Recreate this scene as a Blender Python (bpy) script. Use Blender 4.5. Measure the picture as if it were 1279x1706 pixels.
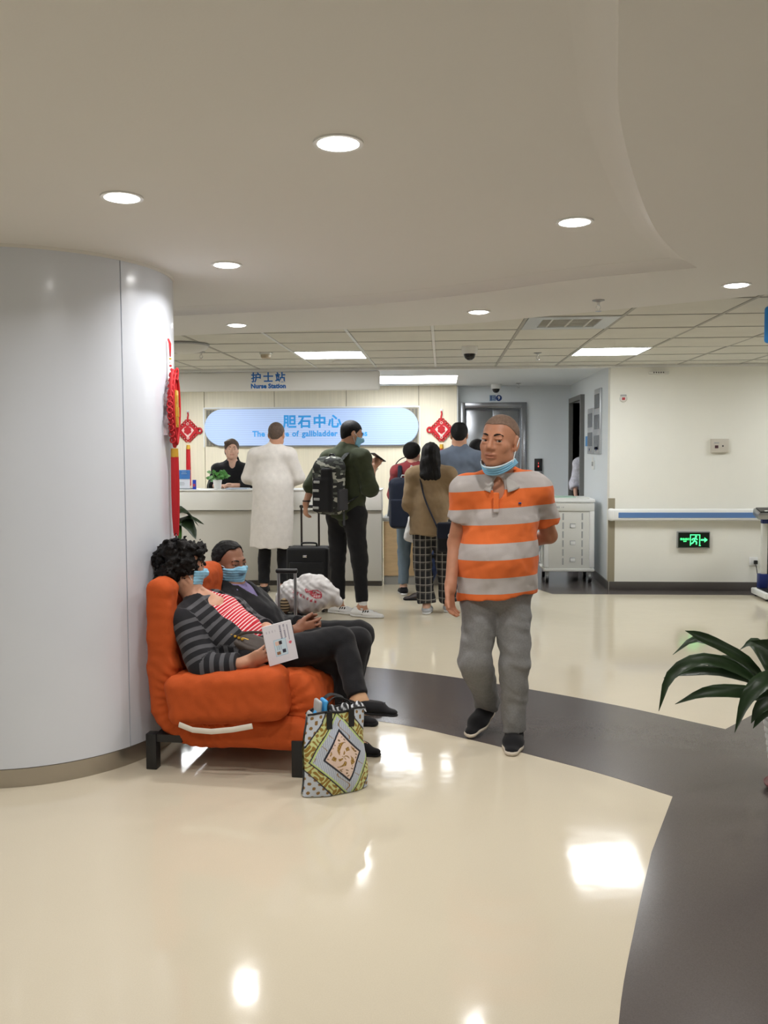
import bpy, bmesh, math, random
import numpy as np
from mathutils import Vector, Matrix
random.seed(7)
for o in list(bpy.data.objects): bpy.data.objects.remove(o, do_unlink=True)
SC = bpy.context.scene
COL = SC.collection
# ------------------------------------------------------------------ camera
cam_d = bpy.data.cameras.new('camera')
cam = bpy.data.objects.new('camera', cam_d); COL.objects.link(cam)
cam_d.sensor_fit = 'VERTICAL'; cam_d.sensor_height = 36.0; cam_d.sensor_width = 27.0
cam_d.lens = 36.0*1450.0/1706.0
cam_d.shift_y = -24.0/1706.0
cam_d.clip_start = 0.05; cam_d.clip_end = 100
cam.location = (0, 0, 1.5)
cam.rotation_euler = (math.radians(90-3.2), math.radians(0.3), math.radians(3.83))
SC.camera = cam
# ------------------------------------------------------------------ world, exposure
wd = bpy.data.worlds.new('world'); SC.world = wd; wd.use_nodes = True
wd.node_tree.nodes['Background'].inputs[0].default_value = (0.9, 0.95, 1.0, 1)
wd.node_tree.nodes['Background'].inputs[1].default_value = 0.15
SC.view_settings.view_transform = 'Standard'
SC.view_settings.look = 'None'
SC.view_settings.gamma = 1.0
SC.view_settings.use_curve_mapping = False
SC.view_settings.exposure = 0.6
PANEL_E = 18.0        # emission of the ceiling light panels
DOWN_W = 5.5        # watts of every downlight lamp
# ------------------------------------------------------------------ helpers
def tag(o, label=None, cat=None, group=None, kind=None):
    if label: o['label'] = label
    if cat: o['category'] = cat
    if group: o['group'] = group
    if kind: o['kind'] = kind
    return o
def link(name, me, m=None, parent=None):
    o = bpy.data.objects.new(name, me); COL.objects.link(o)
    if m is not None and me is not None and len(me.materials) == 0: me.materials.append(m)
    if parent is not None: o.parent = parent
    return o
def thing(name, label, cat, loc=(0, 0, 0), rz=0.0, group=None):
    o = bpy.data.objects.new(name, None); COL.objects.link(o)
    o.empty_display_size = 0.1
    o.location = loc; o.rotation_euler = (0, 0, rz)
    return tag(o, label, cat, group)
def mesh_of(bm, name, smooth=False, sharp=35):
    bmesh.ops.recalc_face_normals(bm, faces=bm.faces[:])
    me = bpy.data.meshes.new(name); bm.to_mesh(me); bm.free()
    if smooth:
        me.polygons.foreach_set('use_smooth', [True]*len(me.polygons))
        try: me.set_sharp_from_angle(angle=math.radians(sharp))
        except Exception: pass
    return me
def rotm(rot):
    return Matrix.Rotation(rot[2], 4, 'Z') @ Matrix.Rotation(rot[1], 4, 'Y') @ Matrix.Rotation(rot[0], 4, 'X')
def bbox(bm, c, s, bev=0.0, seg=2, rot=None):
    r = bmesh.ops.create_cube(bm, size=1.0); vs = r['verts']
    bmesh.ops.scale(bm, vec=s, verts=vs)
    if bev > 0:
        es = list({e for v in vs for e in v.link_edges})
        rr = bmesh.ops.bevel(bm, geom=es, offset=bev, segments=seg, affect='EDGES', profile=0.5, clamp_overlap=True)
        vs = list({v for f in rr['faces'] for v in f.verts} | {v for v in vs if v.is_valid})
    if rot: bmesh.ops.transform(bm, matrix=rotm(rot), verts=vs)
    bmesh.ops.translate(bm, vec=c, verts=vs)
    return vs
def box(name, c, s, m, parent=None, bev=0.0, rot=None, seg=2):
    bm = bmesh.new(); bbox(bm, c, s, bev, seg, rot)
    return link(name, mesh_of(bm, name, bev > 0), m, parent)
def bcyl(bm, a, b, r1, r2=None, seg=20, caps=True):
    a = Vector(a); b = Vector(b); r2 = r1 if r2 is None else r2
    d = b-a; L = d.length
    q = Vector((0, 0, 1)).rotation_difference(d.normalized()).to_matrix().to_4x4()
    mm = Matrix.Translation((a+b)/2) @ q
    return bmesh.ops.create_cone(bm, cap_ends=caps, cap_tris=False, segments=seg, radius1=r1, radius2=max(r2, 1e-4), depth=L, matrix=mm)['verts']
def cyl(name, a, b, r1, m, parent=None, r2=None, seg=20):
    bm = bmesh.new(); bcyl(bm, a, b, r1, r2, seg)
    return link(name, mesh_of(bm, name, True), m, parent)
def btube(bm, pts, r, seg=8, closed=False, flat=None):
    """tube along a polyline; r may be a list; flat=(w,h) makes a ribbon-like oval"""
    P = [Vector(p) for p in pts]; n = len(P)
    rs = r if isinstance(r, (list, tuple)) else [r]*n
    rings = []; up = None
    for i in range(n):
        t = (P[(i+1) % n]-P[i-1]) if closed else (P[min(i+1, n-1)]-P[max(i-1, 0)])
        if t.length < 1e-9: t = Vector((0, 0, 1))
        t.normalize()
        if up is None:
            up = Vector((0, 0, 1)) if abs(t.z) < 0.9 else Vector((0, 1, 0))
        u = (up-t*up.dot(t)); 
        if u.length < 1e-6: u = t.orthogonal()
        u.normalize(); v = t.cross(u); up = u
        ring = []
        for k in range(seg):
            a = 2*math.pi*k/seg
            w, h = (flat if flat else (1, 1))
            ring.append(bm.verts.new(P[i]+u*math.cos(a)*rs[i]*h+v*math.sin(a)*rs[i]*w))
        rings.append(ring)
    m = n if closed else n-1
    for i in range(m):
        A, B = rings[i], rings[(i+1) % n]
        for k in range(seg):
            bm.faces.new((A[k], A[(k+1) % seg], B[(k+1) % seg], B[k]))
    if not closed:
        bm.faces.new(rings[0][::-1]); bm.faces.new(rings[-1])
def tube(name, pts, r, m, parent=None, seg=8, closed=False, flat=None):
    bm = bmesh.new(); btube(bm, pts, r, seg, closed, flat)
    return link(name, mesh_of(bm, name, True, 60), m, parent)
def lathe(name, prof, m, parent=None, seg=32, loc=(0, 0, 0)):
    bm = bmesh.new(); rings = []
    for (r, z) in prof:
        rings.append([bm.verts.new((loc[0]+r*math.cos(2*math.pi*k/seg), loc[1]+r*math.sin(2*math.pi*k/seg), loc[2]+z)) for k in range(seg)])
    for A, B in zip(rings[:-1], rings[1:]):
        for k in range(seg): bm.faces.new((A[k], A[(k+1) % seg], B[(k+1) % seg], B[k]))
    if prof[0][0] > 1e-4: bm.faces.new(rings[0][::-1])
    if prof[-1][0] > 1e-4: bm.faces.new(rings[-1])
    bmesh.ops.remove_doubles(bm, verts=bm.verts[:], dist=1e-5)
    return link(name, mesh_of(bm, name, True, 40), m, parent)
def prism(name, pts, z0, z1, m, parent=None, smooth=False):
    """polygon in XY extruded from z0 to z1"""
    bm = bmesh.new()
    lo = [bm.verts.new((p[0], p[1], z0)) for p in pts]; hi = [bm.verts.new((p[0], p[1], z1)) for p in pts]
    n = len(pts)
    for i in range(n): bm.faces.new((lo[i], lo[(i+1) % n], hi[(i+1) % n], hi[i]))
    e1 = [bm.edges.get((lo[i], lo[(i+1) % n])) for i in range(n)]
    e2 = [bm.edges.get((hi[i], hi[(i+1) % n])) for i in range(n)]
    bmesh.ops.triangle_fill(bm, edges=e1, use_beauty=True); bmesh.ops.triangle_fill(bm, edges=e2, use_beauty=True)
    return link(name, mesh_of(bm, name, smooth, 40), m, parent)
def wallprism(name, pts, y0, y1, m, parent=None):
    """polygon in XZ extruded in Y"""
    bm = bmesh.new(); n = len(pts)
    lo = [bm.verts.new((p[0], y0, p[1])) for p in pts]; hi = [bm.verts.new((p[0], y1, p[1])) for p in pts]
    for i in range(n): bm.faces.new((lo[i], lo[(i+1) % n], hi[(i+1) % n], hi[i]))
    bmesh.ops.triangle_fill(bm, edges=[bm.edges.get((lo[i], lo[(i+1) % n])) for i in range(n)], use_beauty=True)
    bmesh.ops.triangle_fill(bm, edges=[bm.edges.get((hi[i], hi[(i+1) % n])) for i in range(n)], use_beauty=True)
    return link(name, mesh_of(bm, name, False), m, parent)
def text_mesh(name, body, size, m, parent, mat4, extrude=0.002, offset=0.0, align='CENTER', space=1.0):
    cu = bpy.data.curves.new(name, 'FONT'); cu.body = body; cu.size = size
    cu.align_x = align; cu.align_y = 'CENTER'; cu.extrude = extrude; cu.offset = offset; cu.space_character = space
    cu.resolution_u = 3
    t = bpy.data.objects.new('tmp_text', cu); COL.objects.link(t)
    dg = bpy.context.evaluated_depsgraph_get(); dg.update()
    me = bpy.data.meshes.new_from_object(t.evaluated_get(dg)); me.name = name
    bpy.data.objects.remove(t, do_unlink=True)
    me.transform(mat4); me.materials.clear()
    return link(name, me, m, parent)
FACE_CAM = Matrix.Rotation(math.pi/2, 4, 'X')     # text lying in XZ, read from -Y
def catmull(pts, n=8, closed=False):
    P = [Vector(p) for p in pts]; out = []; N = len(P)
    rng = range(N) if closed else range(N-1)
    for i in rng:
        p0 = P[(i-1) % N] if (closed or i > 0) else P[0]*2-P[1]
        p1 = P[i]; p2 = P[(i+1) % N]
        p3 = P[(i+2) % N] if (closed or i+2 < N) else P[-1]*2-P[-2]
        for k in range(n):
            t = k/n
            out.append(0.5*((2*p1)+(p2-p0)*t+(2*p0-5*p1+4*p2-p3)*t*t+(3*p1-p0-3*p2+p3)*t**3))
    if not closed: out.append(P[-1])
    return out
# ------------------------------------------------------------------ materials
def mat(name, col, rough=0.6, metal=0.0, var=0.0, scale=6.0, bump=0.0, bscale=40.0, spec=0.5, emis=None, estr=1.0, coat=0.0, sheen=0.0, stretch=None, alpha=1.0, sss=0.0):
    m = bpy.data.materials.new(name); m.use_nodes = True
    nt = m.node_tree; b = nt.nodes['Principled BSDF']
    b.inputs['Base Color'].default_value = (*col, 1); b.inputs['Roughness'].default_value = rough
    b.inputs['Metallic'].default_value = metal; b.inputs['Specular IOR Level'].default_value = spec
    b.inputs['Coat Weight'].default_value = coat; b.inputs['Coat Roughness'].default_value = 0.1
    b.inputs['Sheen Weight'].default_value = sheen
    if alpha < 1: b.inputs['Alpha'].default_value = alpha
    if sss: 
        b.inputs['Subsurface Weight'].default_value = sss; b.inputs['Subsurface Radius'].default_value = (0.012, 0.005, 0.003); b.inputs['Subsurface Scale'].default_value = 1.0
    if emis: b.inputs['Emission Color'].default_value = (*emis, 1); b.inputs['Emission Strength'].default_value = estr
    co = nt.nodes.new('ShaderNodeTexCoord'); src = co.outputs['Object']
    if stretch:
        mp = nt.nodes.new('ShaderNodeMapping'); mp.inputs['Scale'].default_value = stretch
        nt.links.new(src, mp.inputs[0]); src = mp.outputs[0]
    if var > 0:
        n = nt.nodes.new('ShaderNodeTexNoise'); n.inputs['Scale'].default_value = scale; n.inputs['Detail'].default_value = 4
        nt.links.new(src, n.inputs['Vector'])
        r = nt.nodes.new('ShaderNodeValToRGB')
        r.color_ramp.elements[0].position = 0.3; r.color_ramp.elements[1].position = 0.7
        r.color_ramp.elements[0].color = (*[max(0, c*(1-var)) for c in col], 1)
        r.color_ramp.elements[1].color = (*[min(1, c*(1+var)) for c in col], 1)
        nt.links.new(n.outputs[0], r.inputs[0]); nt.links.new(r.outputs[0], b.inputs['Base Color'])
    if bump > 0:
        n = nt.nodes.new('ShaderNodeTexNoise'); n.inputs['Scale'].default_value = bscale; n.inputs['Detail'].default_value = 3
        nt.links.new(src, n.inputs['Vector'])
        bp = nt.nodes.new('ShaderNodeBump'); bp.inputs['Strength'].default_value = bump; bp.inputs['Distance'].default_value = 0.01
        nt.links.new(n.outputs[0], bp.inputs['Height']); nt.links.new(bp.outputs[0], b.inputs['Normal'])
    return m
class NB:
    """tiny node-graph builder"""
    def __init__(s, m): s.nt = m.node_tree; s.b = s.nt.nodes['Principled BSDF']
    def n(s, t, **kw):
        x = s.nt.nodes.new(t)
        for k, v in kw.items(): setattr(x, k, v)
        return x
    def l(s, a, b): s.nt.links.new(a, b)
    def math(s, op, a, b=None, c=None):
        x = s.n('ShaderNodeMath', operation=op)
        for i, v in enumerate((a, b, c)):
            if v is None: continue
            if isinstance(v, (int, float)): x.inputs[i].default_value = v
            else: s.l(v, x.inputs[i])
        return x.outputs[0]
    def mix(s, f, a, b):
        x = s.n('ShaderNodeMix', data_type='RGBA')
        for sock, v in ((x.inputs[0], f), (x.inputs[6], a), (x.inputs[7], b)):
            if isinstance(v, (int, float)): sock.default_value = v
            elif isinstance(v, (tuple, list)): sock.default_value = (*v[:3], 1)
            else: s.l(v, sock)
        return x.outputs[2]
    def attr(s, name): return s.n('ShaderNodeAttribute', attribute_name=name)
def srgb(r, g, b):
    f = lambda c: (c/255/12.92) if c/255 <= 0.04045 else ((c/255+0.055)/1.055)**2.4
    return (f(r), f(g), f(b))
def color_attr_mat(name, rough=0.6, attr='print', bump=0.0, bscale=80, spec=0.5):
    m = mat(name, (1, 1, 1), rough, bump=bump, bscale=bscale, spec=spec); g = NB(m)
    g.l(g.attr(attr).outputs['Color'], g.b.inputs['Base Color']); return m
M = {}
M['ceil'] = mat('ceiling_paint', srgb(235, 234, 231), 0.85, bump=0.03, bscale=120)
M['tile'] = mat('ceiling_tile', srgb(222, 221, 212), 0.9, var=0.03, scale=3, bump=0.05, bscale=200)
M['tbar'] = mat('ceiling_bar', srgb(176, 175, 168), 0.6)
M['tbar_w'] = mat('ceiling_bar_white', srgb(225, 228, 228), 0.4)
M['wall'] = mat('wall_paint', srgb(240, 239, 230), 0.75, var=0.015, scale=2, bump=0.02, bscale=150)
M['wall_cool'] = mat('lobby_wall_paint', srgb(226, 232, 236), 0.6, bump=0.02, bscale=150)
M['dark_floor'] = None
M['base'] = mat('dark_baseboard', srgb(84, 80, 77), 0.3)
M['column'] = mat('column_panel', srgb(221, 227, 238), 0.28, metal=0.05, var=0.01, scale=3, coat=0.3)
M['steel'] = mat('brushed_steel', srgb(178, 172, 162), 0.28, metal=0.9, bump=0.05, bscale=30, stretch=(1, 1, 40))
M['steel_dark'] = mat('elevator_steel', srgb(150, 152, 156), 0.25, metal=0.9, bump=0.04, bscale=20, stretch=(40, 1, 1))
M['chrome'] = mat('chrome', (0.8, 0.8, 0.82), 0.15, metal=1.0)
M['alu'] = mat('aluminium', srgb(165, 166, 170), 0.3, metal=0.8)
M['white'] = mat('white_plastic', srgb(236, 237, 236), 0.4)
M['offwhite'] = mat('offwhite_plastic', srgb(224, 224, 218), 0.42)
M['greyp'] = mat('grey_plastic', srgb(170, 172, 172), 0.45)
M['black'] = mat('black_plastic', srgb(24, 24, 26), 0.4)
M['blackmetal'] = mat('black_metal', srgb(30, 30, 32), 0.45)
M['lamp'] = mat('lamp_glow', (1, 1, 1), 0.5, emis=(0.97, 0.99, 1.0), estr=PANEL_E)
M['down'] = mat('downlight_glow', (1, 1, 1), 0.5, emis=(1.0, 0.97, 0.93), estr=14.0)
M['red'] = mat('red_cord', srgb(190, 24, 34), 0.6, bump=0.3, bscale=300)
M['gold'] = mat('gold_trim', srgb(214, 168, 60), 0.4, metal=0.4)
M['blue'] = mat('blue_print', srgb(38, 110, 190), 0.5)
M['cyan'] = mat('cyan_print', srgb(60, 165, 238), 0.5, emis=srgb(40, 150, 235), estr=0.12)
M['navy'] = mat('navy_print', srgb(28, 60, 120), 0.5)
# ================================================================== ROOM
def floor_material():
    m = mat('floor_cream', srgb(226, 212, 184), 0.14, spec=0.5); g = NB(m)
    tc = g.n('ShaderNodeTexCoord')
    n1 = g.n('ShaderNodeTexNoise'); n1.inputs['Scale'].default_value = 260; n1.inputs['Detail'].default_value = 2
    n2 = g.n('ShaderNodeTexNoise'); n2.inputs['Scale'].default_value = 1.3; n2.inputs['Detail'].default_value = 3
    g.l(tc.outputs['Object'], n1.inputs['Vector']); g.l(tc.outputs['Object'], n2.inputs['Vector'])
    c1 = g.mix(n1.outputs[0], srgb(200, 190, 168), srgb(213, 204, 184))
    g.l(c1, g.b.inputs['Base Color'])
    n3 = g.n('ShaderNodeTexNoise'); n3.inputs['Scale'].default_value = 5.0; n3.inputs['Detail'].default_value = 2
    g.l(tc.outputs['Object'], n3.inputs['Vector'])
    bp = g.n('ShaderNodeBump'); bp.inputs['Strength'].default_value = 0.10; bp.inputs['Distance'].default_value = 0.01
    g.l(n3.outputs[0], bp.inputs['Height']); g.l(bp.outputs[0], g.b.inputs['Normal'])
    r = g.math('MULTIPLY_ADD', n2.outputs[0], 0.07, 0.055); g.l(r, g.b.inputs['Roughness'])
    return m
def dark_floor_material():
    m = mat('floor_dark', srgb(112, 106, 104), 0.2, spec=0.5); g = NB(m)
    tc = g.n('ShaderNodeTexCoord')
    n1 = g.n('ShaderNodeTexNoise'); n1.inputs['Scale'].default_value = 240; n1.inputs['Detail'].default_value = 2
    g.l(tc.outputs['Object'], n1.inputs['Vector'])
    g.l(g.mix(n1.outputs[0], srgb(76, 70, 68), srgb(94, 88, 86)), g.b.inputs['Base Color'])
    n3 = g.n('ShaderNodeTexNoise'); n3.inputs['Scale'].default_value = 5.0
    g.l(tc.outputs['Object'], n3.inputs['Vector'])
    bp = g.n('ShaderNodeBump'); bp.inputs['Strength'].default_value = 0.08; bp.inputs['Distance'].default_value = 0.01
    g.l(n3.outputs[0], bp.inputs['Height']); g.l(bp.outputs[0], g.b.inputs['Normal'])
    return m
M['floor'] = floor_material(); M['dark_floor'] = dark_floor_material()
XL, XR, YB = -6.5, 6.5, -4.0
YW = 9.27            # near white wall on the right
YE = 12.1            # elevator wall
YN = 11.9            # nurse station back wall
XS = 1.75            # lobby side wall
ZT = 2.36            # tile ceiling
ZC = 2.394           # tray ceiling
tag(box('floor', ((XL+XR)/2, (YB+13.2)/2, -0.05), (XR-XL, 13.2-YB, 0.1), M['floor']), kind='structure')
# dark inlaid bands (thin sheet let into the vinyl)
near = [(-3.2, 5.32), (-1.6, 5.12), (-0.389, 4.728), (0.10, 4.46), (0.473, 4.19), (0.75, 3.97), (0.986, 3.742)]
front = [(0.772, 3.21), (0.616, 2.746), (0.456, 2.224), (0.33, 1.6), (0.22, 0.8), (0.15, -0.5), (0.1, -3.9)]
far = [(2.9, 6.3), (2.2, 5.45), (1.742, 4.944), (1.501, 4.669), (0.929, 5.136), (0.166, 5.61), (-0.483, 5.892), (-1.7, 6.25), (-3.2, 6.45)]
outer = [(1.9, -3.9), (1.95, 0.0), (2.05, 1.5), (2.35, 3.0), (2.9, 4.1), (3.6, 5.3)]
def smooth2(pts, n=6): return [(p.x, p.y) for p in catmull([(a, b, 0) for a, b in pts], n)]
poly = smooth2(near)[:-1]+[near[-1]]+smooth2(front)+smooth2(outer)+far[:4]+smooth2(far[3:])[1:]
tag(prism('floor_inlay', poly, 0.0, 0.0012, M['dark_floor']), kind='structure')
tag(prism('floor_border', [(XS-0.62, 8.98), (XR, 9.0), (XR, YW), (XS, YW), (XS, YE), (0.2, YE), (0.2, 9.62), (0.95, 9.45)], 0.0, 0.0012, M['dark_floor']), kind='structure')
# scuff specks on the vinyl
# ---------------- walls
tag(box('wall_right_near', ((XS+XR)/2, YW+0.06, 1.3), (XR-XS, 0.12, 2.6), M['wall']), kind='structure')
tag(box('baseboard_right', ((XS+XR)/2+0.0, YW-0.006, 0.045), (XR-XS-0.004, 0.012, 0.09), M['base'], bev=0.004), kind='structure')
# lobby side wall with a doorway  (x = XS, facing -X)
D0, D1, DZ = 10.98, 11.88, 2.10
sw = thing('wall_lobby_side', None, None); tag(sw, kind='structure')
box('wall_piece', (XS+0.06, (YW+0.12+D0)/2, 1.3), (0.12, D0-YW-0.12, 2.6), M['wall_cool'], sw)
box('wall_piece', (XS+0.06, (D1+YE)/2, 1.3), (0.12, YE-D1, 2.6), M['wall_cool'], sw)
box('wall_piece', (XS+0.06, (D0+D1)/2, (DZ+2.6)/2), (0.12, D1-D0, 2.6-DZ), M['wall_cool'], sw)
tag(box('baseboard_lobby', (XS-0.006, (YW+D0-0.08)/2, 0.045), (0.012, D0-YW-0.08, 0.09), M['base']), kind='structure')
dr = thing('door_1', None, None); tag(dr, kind='structure')
fr_m = mat('door_frame_grey', srgb(112, 112, 110), 0.45)
for (y, nm) in ((D0-0.03, 'jamb'), (D1+0.03, 'jamb')):
    box(nm, (XS+0.045, y, DZ/2+0.03), (0.19, 0.06, DZ+0.06), fr_m, dr)
box('lintel', (XS+0.045, (D0+D1)/2, DZ+0.03), (0.19, D1-D0, 0.06), fr_m, dr)
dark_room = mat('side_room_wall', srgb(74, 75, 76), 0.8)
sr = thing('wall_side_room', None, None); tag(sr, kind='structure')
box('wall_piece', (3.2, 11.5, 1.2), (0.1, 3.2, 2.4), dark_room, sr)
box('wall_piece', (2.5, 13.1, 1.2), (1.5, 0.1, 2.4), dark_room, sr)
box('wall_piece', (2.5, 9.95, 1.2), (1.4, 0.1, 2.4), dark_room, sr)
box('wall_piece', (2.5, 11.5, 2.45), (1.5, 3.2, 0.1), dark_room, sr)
# elevator wall
tag(wallprism('wall_elevator', [(0.14, 0), (0.31, 0), (0.31, 2.055), (1.085, 2.055), (1.085, 0), (2.0, 0), (2.0, 2.6), (0.14, 2.6)], YE, YE+0.12, M['wall_cool']), kind='structure')
ev = thing('door_2', None, None, (0, 0, 0)); tag(ev, kind='structure')
fm = M['steel_dark']
box('jamb', (0.28, YE-0.01, 1.065), (0.062, 0.05, 2.13), fm, ev, bev=0.004)
box('jamb', (1.118, YE-0.01, 1.065), (0.068, 0.05, 2.13), fm, ev, bev=0.004)
box('lintel', (0.70, YE-0.01, 2.092), (0.775, 0.05, 0.076), fm, ev, bev=0.004)
box('door_leaf', (0.502, YE+0.07, 1.03), (0.384, 0.03, 2.06), fm, ev, bev=0.003)
box('door_leaf', (0.892, YE+0.07, 1.03), (0.388, 0.03, 2.06), fm, ev, bev=0.003)
box('threshold', (0.70, YE+0.04, 0.006), (0.77, 0.1, 0.012), M['alu'], ev)
# nurse station back wall: timber-look boards with joints
wood_m = mat('pale_timber_panel', srgb(236, 228, 206), 0.5, var=0.045, scale=3.0, stretch=(22, 1, 0.5))
nw = thing('wall_nurse_station', None, None); tag(nw, kind='structure')
box('backing', ((XL+0.2)/2, YN+0.07, 1.3), (0.2-XL, 0.1, 2.6), mat('panel_joint', srgb(150, 140, 116), 0.8), nw)
xs = [0.2, -0.32, -1.31, -2.305, -3.285, -4.28, -5.27, XL]
for a, b in zip(xs[1:], xs[:-1]):
    box('timber_panel', ((a+b)/2, YN+0.01, 1.3), (b-a-0.008, 0.02, 2.6), wood_m, nw)
box('edge_trim', (0.206, YN+0.06, 1.3), (0.012, 0.13, 2.6), M['white'], nw)
tag(box('wall_lobby_return', (0.176, (YN+YE)/2+0.07, 1.3), (0.07, YE-YN, 2.6), M['wall_cool']), kind='structure')
# the rest of the hall around the viewer
tag(box('wall_hall_left', (XL-0.06, (YB+YN)/2, 1.3), (0.12, YN-YB, 2.6), M['wall']), kind='structure')
tag(box('wall_hall_right', (XR+0.06, (YB+YW)/2, 1.3), (0.12, YW-YB, 2.6), M['wall']), kind='structure')
tag(box('wall_hall_back', (0, YB-0.06, 1.3), (XR-XL+0.24, 0.12, 2.6), M['wall']), kind='structure')
# ---------------- ceilings
tag(box('ceiling_tray', (-1.9, 0.95, ZC+0.04), (9.2, 9.9, 0.08), M['ceil']), kind='structure')
edge_r = [(-0.35, YB), (-0.15, -1.5), (0.1, 0.4), (0.359, 1.854), (0.507, 2.516), (0.792, 3.416), (1.02, 3.95), (1.21, 4.29)]
edge_b = [(1.21, 4.29), (0.678, 4.53), (0.209, 4.86), (-0.337, 5.15), (-1.0, 5.36), (-1.693, 5.50), (-3.0, 5.68), (XL, 5.8)]
rim = [(XL, 6.85), (-3.2, 6.65), (-1.7, 6.40), (-0.07, 6.12), (0.56, 5.83), (1.15, 5.48), (1.85, 5.05), (2.6, 4.45), (3.4, 3.75), (4.6, 2.6), (XR, 0.6)]
ring = smooth2(edge_r)[:-1]+smooth2(edge_b)+smooth2(rim)+[(XR, YB)]
tag(prism('ceiling_ring', ring, ZT-0.006, ZC+0.03, M['ceil']), kind='structure')
# soft cove where the tray steps down to the ring
def cove(name, pts, sign):
    C = [Vector((a, b, 0)) for a, b in pts]; n = len(C); bm = bmesh.new(); rows = []
    for i in range(n):
        t = (C[min(i+1, n-1)]-C[max(i-1, 0)]).normalized(); inw = Vector((-t.y, t.x, 0))*sign
        rows.append([bm.verts.new((C[i].x+inw.x*w, C[i].y+inw.y*w, z)) for w, z in ((0.095, ZC+0.001), (0.095, ZC-0.001), (0.06, ZC-0.004), (0.034, ZC-0.011), (0.015, ZC-0.022), (0.004, ZC-0.034), (-0.002, ZT-0.0055), (-0.012, ZT-0.0055), (-0.012, ZC+0.001))])
    for A, B in zip(rows[:-1], rows[1:]):
        for k in range(8): bm.faces.new((A[k], A[k+1], B[k+1], B[k]))
    tag(link(name, mesh_of(bm, name, True, 50), M['ceil']), kind='structure')
cove('trim_2', smooth2(edge_r), 1)
cove('trim_3', smooth2(edge_b), 1)
# lay-in tiles with bars
ct = thing('ceiling_tiles', None, None); tag(ct, kind='structure')
TS, TD = 0.626, 0.615; tx0, ty0 = -0.07, 6.43
def rim_y(x):
    r = smooth2(rim, 4)
    for (x0, y0), (x1, y1) in zip(r[:-1], r[1:]):
        if x0 <= x <= x1: return y0+(y1-y0)*(x-x0)/(x1-x0)
    return 0
VENT = (1, -1); PL = [(-2, 2), (2, 2)]      # cells (column,row) holding the vent and light panels
tile_me = None
for i in range(-11, 11):
    for j in range(-10, 5):
        xa, xb = tx0+i*TS, tx0+(i+1)*TS; ya = ty0+j*TD; yb = ya+TD
        xa2, xb2 = max(xa, XL), min(xb, XR); yb2 = min(yb, YW-0.02)
        if xb2-xa2 < 0.05 or yb2-ya < 0.03: continue
        if yb < min(rim_y(xa2+0.001), rim_y(xb2-0.001)): continue
        if (i, j) == VENT or (i, j) in PL: continue
        full = (xb2-xa2 > TS-1e-4 and yb2-ya > TD-1e-4)
        if full:
            if tile_me is None:
                bm = bmesh.new(); bbox(bm, (0, 0, 0), (TS-0.022, TD-0.022, 0.014), 0.004, 1); tile_me = mesh_of(bm, 'tile'); tile_me.materials.append(M['tile'])
            o = link('tile', tile_me, None, ct); o.location = ((xa+xb)/2, (ya+yb)/2, ZT+0.008)
            if (i, j) in ((2, 0), (3, 1)): o.location.z -= 0.003; o.rotation_euler = (0.004, 0.003, 0)
        else:
            box('tile', ((xa2+xb2)/2, (ya+yb2)/2, ZT+0.008), (xb2-xa2-0.022, yb2-ya-0.022, 0.014), M['tile'], ct)
for i in range(-11, 12):
    x = tx0+i*TS
    if XL < x < XR:
        y0 = max(rim_y(x)-0.25, YB)
        box('runner_bar', (x, (y0+YW)/2, ZT+0.004), (0.022, YW-y0, 0.012), M['tbar_w'] if i in (0, -1, -2) else M['tbar'], ct)
for j in range(-10, 5):
    y = ty0+j*TD
    xa = None
    for s in range(0, 261):
        x = XL+s*0.05
        if rim_y(min(max(x, XL+0.001), XR-0.001))-0.15 < y: xa = x; break
    if xa is not None and y < YW: box('cross_bar', ((xa+XR)/2, y, ZT+0.003), (XR-xa, 0.016, 0.010), M['tbar'], ct)
box('ceiling_slab', (0, 4.0, 2.5), (13, 11.2, 0.06), M['ceil'], ct)
tag(box('trim_1', (0, YW+0.01, 2.35), (13.0, 0.07, 0.035), M['white'], bev=0.006), kind='structure')
tag(box('ceiling_lobby', (-2.2, (YW+13.2)/2, 2.40), (8.7, 13.2-YW-0.02, 0.09), mat('lobby_ceiling', srgb(224, 229, 232), 0.7)), kind='structure')
# ---------------- column
cx, cy, cr = -2.10, 4.37, 0.71
colm = thing('round_column', 'wide silver-white panelled round column behind the orange sofa', 'column', (cx, cy, 0))
a_seams = [math.radians(a) for a in (-31, 59, 149, 239)]
for k in range(4):
    a0, a1 = a_seams[k]+0.004, a_seams[(k+1) % 4]+(2*math.pi if k == 3 else 0)-0.004
    bm = bmesh.new(); n = 40; rows = []
    for s in range(n+1):
        a = a0+(a1-a0)*s/n; c, si = math.cos(a), math.sin(a)
        rows.append([bm.verts.new((cr*c, cr*si, 0.085)), bm.verts.new((cr*c, cr*si, ZC-0.003)), bm.verts.new(((cr-0.02)*c, (cr-0.02)*si, ZC-0.003)), bm.verts.new(((cr-0.02)*c, (cr-0.02)*si, 0.085))])
    for A, B in zip(rows[:-1], rows[1:]):
        for q in range(4): bm.faces.new((A[q], A[(q+1) % 4], B[(q+1) % 4], B[q]))
    bm.faces.new(rows[0]); bm.faces.new(rows[-1][::-1])
    link('column_panel', mesh_of(bm, 'column_panel', True, 30), M['column'], colm)
lathe('column_core', [(cr-0.022, 0.0), (cr-0.022, ZC-0.001)], mat('column_joint', srgb(120, 122, 126), 0.6), colm, 64)
lathe('steel_base', [(cr-0.012, 0.0), (cr+0.002, 0.0), (cr+0.002, 0.082), (cr-0.012, 0.086)], M['steel'], colm, 96)
lathe('top_bead', [(cr-0.01, ZC-0.014), (cr+0.006, ZC-0.014), (cr+0.006, ZC), (cr-0.01, ZC)], M['ceil'], colm, 96)
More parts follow.
